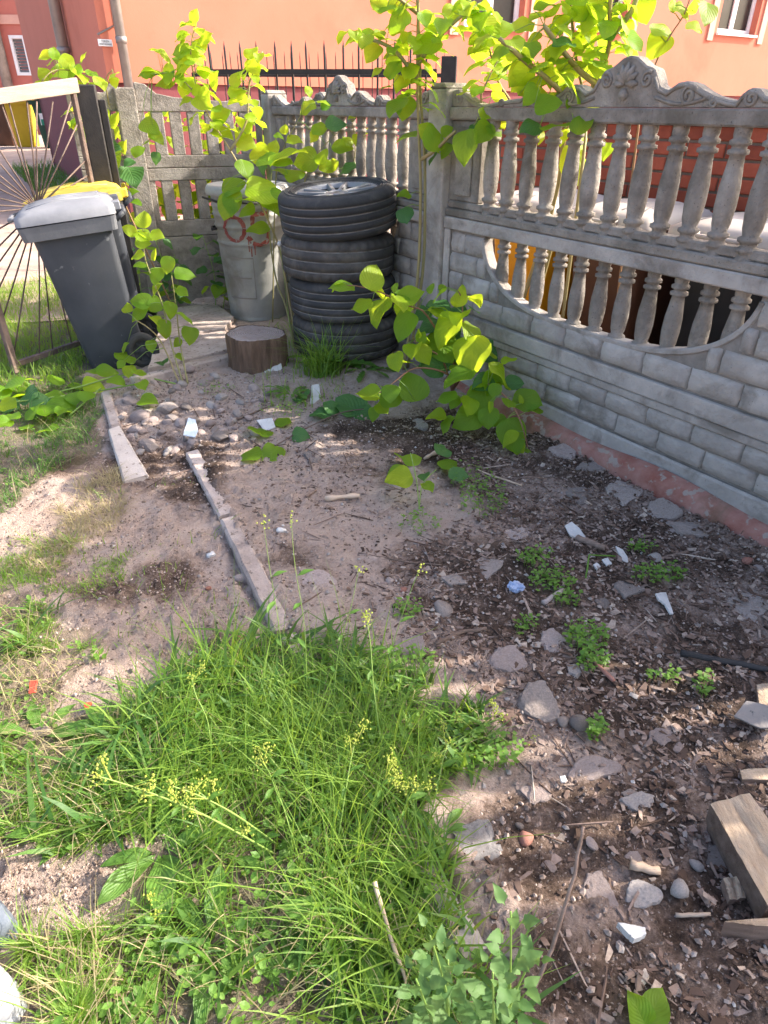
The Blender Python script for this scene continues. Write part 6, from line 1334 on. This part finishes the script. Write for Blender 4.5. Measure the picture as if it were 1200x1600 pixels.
# broad leaved weeds in the grass
for (px, py, n, L, lab) in ((250, 1330, 9, .15, 'ribwort rosette with long leaves left of the tall grass'), (185, 1150, 10, .16, 'clump of broad grass blades at the near bare soil'), (430, 1360, 6, .10, 'broad leaved weed below the bent flower stalk'), (560, 1440, 8, .13, 'broad leaved weed in the middle of the grass'), (330, 1480, 8, .12, 'broad leaved weed near the bottom left of the grass'), (120, 1290, 8, .12, 'ribwort rosette in the left grass'), (480, 1560, 8, .12, 'broad leaved weed near the bottom edge'), (690, 1300, 5, .06, 'small round leaved weed beside the big concrete slab'), (60, 1150, 7, .11, 'ribwort rosette by the red plastic piece')):
    rosette('broadleaf_weed', lab, onground(px, py), n, L, 'w', .45, 'plant', 'broad leaved weeds')

# ---------------------------------------------------------------- flowering weeds in the grass
def flower_weed(bp, tp, z_unused, label, heads=3, r=.0016):
    b = onground(*bp); t = at(tp[0], tp[1], b.y - .04 if len(tp) < 3 else tp[2]); root = empty('flowering_weed', b); tag(root, label, 'plant', 'flowering weeds in the grass')
    P = smooth_path([b, b.lerp(t, .4) + Vector((random.uniform(-.015, .015), 0, .03)), b.lerp(t, .75) + Vector((0, 0, .02)), t], 5); m = MB(); m.tube([p - base_ for p in P for base_ in (b,)], [r * (1.2 - .7 * i / len(P)) for i in range(len(P))], 5); m.build('stem', M['stemgreen'], root)
    N = len(P) - 1
    for h in range(heads):
        f = 1 - h * .13; i = min(N - 1, int(f * N)); p = P[i].lerp(P[i + 1], min(1, f * N - i)); e = p + (Vector((random.uniform(-.04, .04), random.uniform(-.03, .03), random.uniform(.01, .05))) if h else Vector())
        mm = MB()
        if h: mm.tube([p - b, e - b], r * .6, 4)
        for k in range(10 if heads == 1 else 22):
            q = e + Vector((random.gauss(0, .006), random.gauss(0, .006), random.gauss(.0, .010))); s = random.uniform(.0014, .0032)
            mm.add([q - b + Vector(v) * s for v in ((1, 0, 0), (0, 1, 0), (-1, 0, 0), (0, -1, 0), (0, 0, 1.2), (0, 0, -1.2))], [(0, 1, 4), (1, 2, 4), (2, 3, 4), (3, 0, 4), (1, 0, 5), (2, 1, 5), (3, 2, 5), (0, 3, 5)])
        mm.build('flower_head', M['flower'], root)
    for k in range(4):
        f = .15 + .16 * k; i = min(N - 1, int(f * N)); p = P[i]; a = k * 2.2; out = Vector((math.cos(a), math.sin(a), .5)); put_leaf(root, p, out, Vector((0, 0, 1)), random.uniform(.02, .045), 'w', b)
FW = [((430, 1335), (150, 1212, .70), 7, 'long flower stalk bending far left over the grass'), ((440, 1325), (268, 1228, .76), 5, 'flower stalk bending left above the ribwort rosette'), ((470, 1310), (405, 1185, .84), 3, 'flower stalk left of the middle of the grass'), ((560, 1290), (612, 1212, .82), 4, 'flower stalk right of the middle of the grass'), ((600, 1340), (650, 1225, .80), 4, 'flower stalk leaning to the big concrete slab'), ((520, 1360), (556, 1155, .94), 3, 'upright flower stalk in the middle of the grass'), ((450, 1110), (412, 818, 1.3), 1, 'thin tall flower stalk before the long edging, left one'), ((480, 1120), (455, 812, 1.3), 1, 'thin tall flower stalk before the long edging, right one'), ((520, 1140), (560, 890, 1.2), 1, 'thin stalk rising over the pinkish flat stone'), ((560, 1180), (655, 890, 1.16), 1, 'thin stalk leaning right over the dusty soil'), ((600, 1190), (572, 960, 1.16), 2, 'thin stalk at the right side of the grass'), ((620, 1230), (785, 1120, 1.10), 4, 'weed stalk reaching right over the sunlit soil'), ((640, 1250), (850, 1172, 1.08), 3, 'weed stalk lying far right toward the sunlit stone'), ((390, 1520), (384, 1425, .72), 3, 'short flower stalk near the bottom of the grass'), ((300, 1560), (255, 1400, .7), 3, 'flower stalk near the lower left bare patch'), ((610, 1560), (650, 1500, .68), 4, 'yellow flower stalk at the bottom edge left of the goosefoot'), ((500, 1480), (490, 1310, .8), 2, 'silvery stalk in the lower middle grass'), ((200, 1420), (60, 1440, .80), 2, 'flower stalk by the shoe'), ((660, 1330), (700, 1160, .98), 3, 'weed stalk standing left of the sunlit stone'), ((330, 1200), (300, 1060, 1.1), 2, 'thin stalk at the upper left of the grass')]
for bp, tp, hn, lab in FW: flower_weed(bp, tp, 0, lab, hn, .0022 if hn > 4 else (.0009 if hn == 1 else .0015))

# low green weeds on the mulch
def low_weed(px, py, rx, ry, n, label):
    c = onground(px, py); m = MB(); k = 0
    for i in range(n):
        a = random.uniform(0, 2 * PI); q = math.sqrt(random.random()); g = onground(px + rx * q * math.cos(a), py + ry * q * math.sin(a)); h = random.uniform(.008, .04)
        p = Vector((g.x, g.y, g.z + h)) - c; t = Vector((random.gauss(0, 1), random.gauss(0, 1), random.uniform(.0, .5))).normalized(); s = random.uniform(.008, .018); x = t.cross(Vector((0, 0, 1))).normalized() * s * .38
        m.add([p, p + t * s * .45 + x, p + t * s, p + t * s * .45 - x], [(0, 1, 2, 3)])
        if i % 4 == 0: m.tube([Vector((g.x, g.y, g.z)) - c, p], .0008, 3)
    o = m.build('low_weed', M['cover']); o.location = c; tag(o, label, 'weed', 'low green weeds on the soil', 'stuff')
for a in ((755, 782, 40, 32, 200, 'bright low weed clump right of the knotweed sprout'), (735, 750, 34, 24, 90, 'low weed behind the bright weed clump'), (655, 822, 36, 16, 70, 'sparse low weed left of the bright weed clump'), (835, 878, 30, 14, 110, 'low weed at the foot of the dark stick pile'), (862, 912, 36, 18, 150, 'low weed beside the blue plastic scrap'), (915, 1000, 34, 22, 190, 'bright weed touching the pink flat concrete piece'), (925, 1038, 26, 16, 110, 'bright weed below the pink flat concrete piece'), (1030, 902, 42, 14, 150, 'bright weed behind the dark egg shaped pebble'), (1000, 860, 24, 8, 50, 'sparse weed beside the white shards'), (1098, 1076, 14, 18, 60, 'small sprout right of the brown wood pieces'), (930, 1146, 14, 16, 70, 'small bright sprout beside two brown stones'), (638, 958, 26, 10, 60, 'sparse low weed on the dusty soil'), (625, 1042, 56, 22, 160, 'low weed above the tall grass'), (770, 1180, 46, 30, 150, 'low weed in the sun fleck right of the grass'), (884, 942, 22, 10, 50, 'small weed under the blue plastic scrap'), (1035, 1062, 26, 10, 40, 'tiny weed under the blackened stick'), (820, 985, 20, 12, 40, 'tiny weed left of the pink concrete'), (340, 612, 30, 10, 50, 'small weed among the rubble by the stump'), (445, 640, 40, 18, 120, 'weed tuft beside the white scrap')): low_weed(*a)

# ---------------------------------------------------------------- grass
def grass(name, label, pts, h, w_, mat, lean=.5, flat=0.0, kind='stuff'):
    n = len(pts); x = pts[:, 0]; y = pts[:, 1]; z = gz(x, y) - .004
    H = (h[0] + (h[1] - h[0]) * RNG.random(n) ** 1.6) * (.45 + 1.1 * fbm(x + 31, y, 5, 2)); a = fbm(x + 77, y + 3, 3.2, 2) * 6 * PI + (RNG.random(n) - .5) * 5.2; ln = lean * (.25 + RNG.random(n)); W = w_ * (.55 + .8 * RNG.random(n))
    dx, dy = np.cos(a), np.sin(a); fa = a + PI / 2 + (RNG.random(n) - .5) * 1.4; sx, sy = np.cos(fa), np.sin(fa)
    V = []; lv = (0, .35, .7, 1.0); wd = (1, .85, .55, 0)
    for i, (u, ww) in enumerate(zip(lv, wd)):
        off = ln * H * u ** 1.8; zz = z + H * (u - ln * .32 * u * u * (1 + flat)); cx = x + dx * off; cy = y + dy * off
        if ww > 0: V += [np.stack([cx - sx * W * ww / 2, cy - sy * W * ww / 2, zz], 1), np.stack([cx + sx * W * ww / 2, cy + sy * W * ww / 2, zz], 1)]
        else: V.append(np.stack([cx, cy, zz], 1))
    co = np.stack(V, 1).reshape(-1, 3); b = np.arange(n)[:, None] * 7
    q = np.concatenate([b + np.array([0, 1, 3, 2]), b + np.array([2, 3, 5, 4])], 1).reshape(-1, 4); t = b + np.array([4, 5, 6])
    me = bpy.data.meshes.new(name); me.vertices.add(len(co)); me.vertices.foreach_set('co', co.astype(np.float32).ravel())
    li = np.concatenate([q.ravel(), t.ravel()]).astype(np.int32); me.loops.add(len(li)); me.loops.foreach_set('vertex_index', li)
    me.polygons.add(len(q) + len(t)); me.polygons.foreach_set('loop_start', np.concatenate([np.arange(len(q)) * 4, len(q) * 4 + np.arange(len(t)) * 3]).astype(np.int32)); me.update(calc_edges=True)
    me.materials.append(M[mat]); o = link(name, me); tag(o, label, 'grass', None, kind); return o
def scatter(poly, n, clump=0.6, sc=6, thr=.4):
    P = np.array(poly); lo = P.min(0); hi = P.max(0); out = np.zeros((0, 2))
    while len(out) < n:
        c = lo + (hi - lo) * RNG.random((n * 2, 2)); wob = (fbm(c[:, 0] * 1.0, c[:, 1], 9, 3) - .5) * .16
        k = inpoly(c[:, 0] + wob, c[:, 1] + wob, poly) & ((fbm(c[:, 0] + 50, c[:, 1], sc, 3) > thr) | (RNG.random(len(c)) > clump)); out = np.concatenate([out, c[k]])
    return out[:n]
grass('grass', 'tall green grass along the near end of the edging', scatter(POLY['core'], 1500, .9, 7, .48), (.05, .23), .0028, 'grass', .9)
grass('grass', 'broad bright grass blades within the tall grass', scatter(POLY['tall'], 1500, .93, 5, .5), (.05, .15), .0062, 'grass', 1.25)
grass('grass', 'shorter grass around the tall patch', scatter(POLY['tall'], 3300, .94, 4.5, .50), (.025, .12), .0034, 'grass', 1.25)
grass('grass', 'fine yellowish flower stems over the tall grass', scatter(POLY['core'], 260, .8, 5, .45), (.14, .34), .0016, 'grass', .45)
grass('grass', 'deep green undergrowth within the tall grass', scatter(POLY['tall'], 4600, .93, 5, .49), (.02, .08), .0050, 'grassdark', 1.1)
grass('grass', 'broad dark weed blades within the grass', np.concatenate([scatter(POLY['tall'], 520, .95, 4, .52), scatter(POLY['left'], 150, .95, 5, .52)]), (.05, .13), .013, 'grassdark', 1.5)
grass('grass', 'short trampled grass at the left edge', scatter(POLY['left'], 5600, .95, 5, .50), (.015, .06), .0030, 'grass', 1.3)
grass('grass', 'short grass around the shoes at the lower left', scatter(POLY['leftlow'], 1300, .95, 6, .5), (.02, .09), .0030, 'grass', 1.1)
grass('grass', 'green grass below the cut shoots at the left', scatter(POLY['upleft'], 8000, .88, 3.5, .42), (.015, .065), .0034, 'grassdark', 1.2)
grass('grass', 'bright grass under the sunburst gate', scatter(POLY['gate'], 9000, .5, 3, .35), (.03, .13), .0048, 'grass', .8)
grass('grass', 'dry straw grass at the end of the pale tapered kerbstone', scatter(POLY['dry'], 1500, .8, 7, .45), (.02, .07), .0026, 'grassdry', 1.3)
grass('grass', 'thin grass streak on the pale soil at the left', scatter(POLY['streak'], 1500, .95, 7, .5), (.02, .06), .003, 'grass', 1.2)
grass('grass', 'dry stems within the grass', np.concatenate([scatter(POLY['tall'], 1100), scatter(POLY['left'], 1300), scatter(POLY['upleft'], 600), scatter(POLY['leftlow'], 300)]), (.03, .12), .0026, 'grassdry', 1.4)
grass('grass', 'long arching grass beside the stump and tyres', scatter(POLY['midtuft'], 500, .6, 6, .45), (.05, .16), .0045, 'grass', 1.0)
c_ = onground(505, 585); grass('grass', 'tall arching grass tuft between the stump and tyre stack', np.stack([c_.x + RNG.normal(0, .045, 240), c_.y + RNG.normal(0, .035, 240)], 1), (.15, .42), .0062, 'grass', 1.0)
grass('grass', 'scattered blades on the bare soil', scatter(gpoly([(160, 760), (300, 740), (420, 980), (250, 1080), (100, 960)]), 260, 1, 5, .5), (.02, .07), .0028, 'grass', 1.0)
sg_ = RNG.uniform(1.5, 6.4, 2600); og_ = RNG.random(2600) * .7; grass('grass', 'grass strip at the foot of the far coral wall', np.stack([BC.x - BDv.y * sg_ - BDv.x * og_, BC.y + BDv.x * sg_ - BDv.y * og_], 1), (.05, .22), .012, 'grassdark', .7)
# leafy ground cover in the grass
def leaflets(name, label, pts, s0, s1, mat, hz):
    n = len(pts); z = gz(pts[:, 0], pts[:, 1]) + RNG.random(n) * hz; a = RNG.random(n) * 2 * PI; s = s0 + (s1 - s0) * RNG.random(n); el = (RNG.random(n) - .2) * .8
    t = np.stack([np.cos(a), np.sin(a), el], 1) * s[:, None]; x = np.stack([-np.sin(a), np.cos(a), (RNG.random(n) - .5) * .6], 1) * (s * .34)[:, None]; p = np.stack([pts[:, 0], pts[:, 1], z], 1)
    up = np.zeros((n, 3)); up[:, 2] = s * .08
    co = np.stack([p, p + t * .25 + x * .8, p + t * .6 + x, p + t, p + t * .6 - x, p + t * .25 - x * .8, p + t * .5 - up], 1).reshape(-1, 3); b = np.arange(n)[:, None] * 7
    q = np.concatenate([b + np.array(v) for v in ([0, 1, 6], [1, 2, 6], [2, 3, 6], [3, 4, 6], [4, 5, 6], [5, 0, 6])], 1).reshape(-1, 3)
    me = bpy.data.meshes.new(name); me.from_pydata(co.tolist(), [], q.tolist()); me.materials.append(M[mat]); o = link(name, me); tag(o, label, 'weeds', None, 'stuff')
leaflets('ground_cover', 'small leafy ground cover under the tall grass', scatter(POLY['tall'], 1300, .9, 6, .48), .008, .024, 'cover', .05)
leaflets('ground_cover', 'small leafy ground cover in the left grass', np.concatenate([scatter(POLY['left'], 500, .9, 8, .48), scatter(POLY['leftlow'], 350, .9, 8, .48), scatter(POLY['upleft'], 500, .8, 6, .4)]), .007, .02, 'cover', .03)

# ---------------------------------------------------------------- bark chips, twigs and gravel
def boxes(name, label, pts, L, wr, th, mat, tilt=.35, cat='chips', sink=.3):
    n = len(pts); l = L[0] + (L[1] - L[0]) * RNG.random(n) ** 2.2; w_ = l * (wr[0] + (wr[1] - wr[0]) * RNG.random(n)); t = np.maximum(th * (.5 + RNG.random(n)), .0012)
    a = RNG.random(n) * 2 * PI; e = (RNG.random(n) - .5) * 2 * tilt; z = gz(pts[:, 0], pts[:, 1]) + t * sink + np.abs(e) * l * .3
    ux = np.stack([np.cos(a) * np.cos(e), np.sin(a) * np.cos(e), np.sin(e)], 1); rl = (RNG.random(n) - .5) * .6; vy = np.stack([-np.sin(a), np.cos(a), rl], 1); wz = np.cross(ux, vy)
    c = np.stack([pts[:, 0], pts[:, 1], z], 1); V = []
    for sz in (-1, 1):
        for sx, sy in ((-1, -1), (1, -1), (1, 1), (-1, 1)):
            jx = 1 + (RNG.random(n) - .5) * .9; jy = 1 + (RNG.random(n) - .5) * 1.5
            V.append(c + ux * (l / 2 * sx * jx)[:, None] + vy * (w_ / 2 * sy * jy)[:, None] + wz * (t / 2 * sz)[:, None])
    co = np.stack(V, 1).reshape(-1, 3); b = np.arange(n)[:, None] * 8
    q = np.concatenate([b + np.array(v) for v in ([0, 3, 2, 1], [4, 5, 6, 7], [0, 1, 5, 4], [1, 2, 6, 5], [2, 3, 7, 6], [3, 0, 4, 7])], 1).reshape(-1, 4)
    me = bpy.data.meshes.new(name); me.from_pydata(co.tolist(), [], q.tolist()); me.materials.append(M[mat]); o = link(name, me); tag(o, label, cat, None, 'stuff')
MUL = gpoly([(600, 650), (840, 640), (1240, 850), (1400, 1640), (830, 1640), (770, 1400), (800, 1180), (640, 1000), (610, 870), (770, 800), (700, 730)])
boxes('bark_chips', 'bark and wood chips strewn over the soil before the fence', scatter(MUL, 17000, .8, 3, .40), (.003, .026), (.14, .6), .0024, 'chip')
boxes('bark_chips', 'sparse wood chips on the dusty soil', scatter(gpoly([(330, 640), (600, 640), (700, 900), (640, 1050), (500, 1000), (330, 720)]), 1100, .9, 3, .46), (.004, .022), (.15, .5), .0025, 'chip')
boxes('twigs', 'thin twigs and straw strewn over the soil', np.concatenate([scatter(MUL, 420), scatter(gpoly([(180, 590), (420, 590), (640, 700), (640, 1000), (440, 980), (200, 700)]), 160)]), (.03, .12), (.02, .04), .002, 'chip', .15, 'twigs')
def gravel(name, label, pts, s0, s1, mat):
    n = len(pts); s = s0 + (s1 - s0) * RNG.random(n) ** 3; z = gz(pts[:, 0], pts[:, 1]) + s * .25; base = np.array([(1, 0, 0), (.3, .95, 0), (-.8, .6, 0), (-.8, -.6, 0), (.3, -.95, 0), (.1, 0, .8), (0, .1, -.7)])
    a = RNG.random(n) * 2 * PI; ca, sa = np.cos(a), np.sin(a); B = base[None] * (1 + (RNG.random((n, 7, 1)) - .5) * .6) * s[:, None, None]
    X = B[..., 0] * ca[:, None] - B[..., 1] * sa[:, None] * .75; Y = B[..., 0] * sa[:, None] + B[..., 1] * ca[:, None] * .75
    co = np.stack([X + pts[:, :1], Y + pts[:, 1:], B[..., 2] + z[:, None]], -1).reshape(-1, 3); b = np.arange(n)[:, None] * 7; fs = []
    for i in range(5): j = (i + 1) % 5; fs += [[i, j, 5], [j, i, 6]]
    q = np.concatenate([b + np.array(v) for v in fs], 1).reshape(-1, 3)
    me = bpy.data.meshes.new(name); me.from_pydata(co.tolist(), [], q.tolist()); me.materials.append(M[mat]); o = link(name, me); tag(o, label, 'gravel', None, 'stuff')
gravel('gravel', 'small gravel and crumbs of soil scattered over the bare ground', np.concatenate([scatter(gpoly([(180, 590), (420, 590), (840, 650), (1240, 860), (1400, 1640), (820, 1640), (640, 1010), (440, 990), (250, 1080), (60, 1080), (0, 900), (150, 740)]), 7000, .6, 4, .42), scatter(gpoly([(180, 590), (430, 590), (400, 700), (190, 710)]), 1600)]), .0018, .0095, 'gravel')

gravel('soil_crumbs', 'fine crumbs of loose soil over the bare ground', scatter(gpoly([(180, 590), (420, 590), (840, 650), (1240, 860), (1400, 1640), (820, 1640), (640, 1010), (440, 990), (250, 1080), (60, 1080), (0, 900), (150, 740)]), 16000, .7, 5, .44), .0012, .007, 'crumb')
gravel('soil_crumbs', 'crumbs of soil and grit on the bare patches at the left', scatter(gpoly([(-60, 1300), (180, 1290), (270, 1360), (240, 1640), (-60, 1640)]), 5200, .7, 5, .44), .0010, .0050, 'crumb')
gravel('gravel', 'fine grit on the pale soil at the left edge', scatter(gpoly([(-60, 760), (150, 730), (440, 980), (250, 1090), (-60, 1090)]), 5200, .75, 6, .45), .0012, .0055, 'crumb')
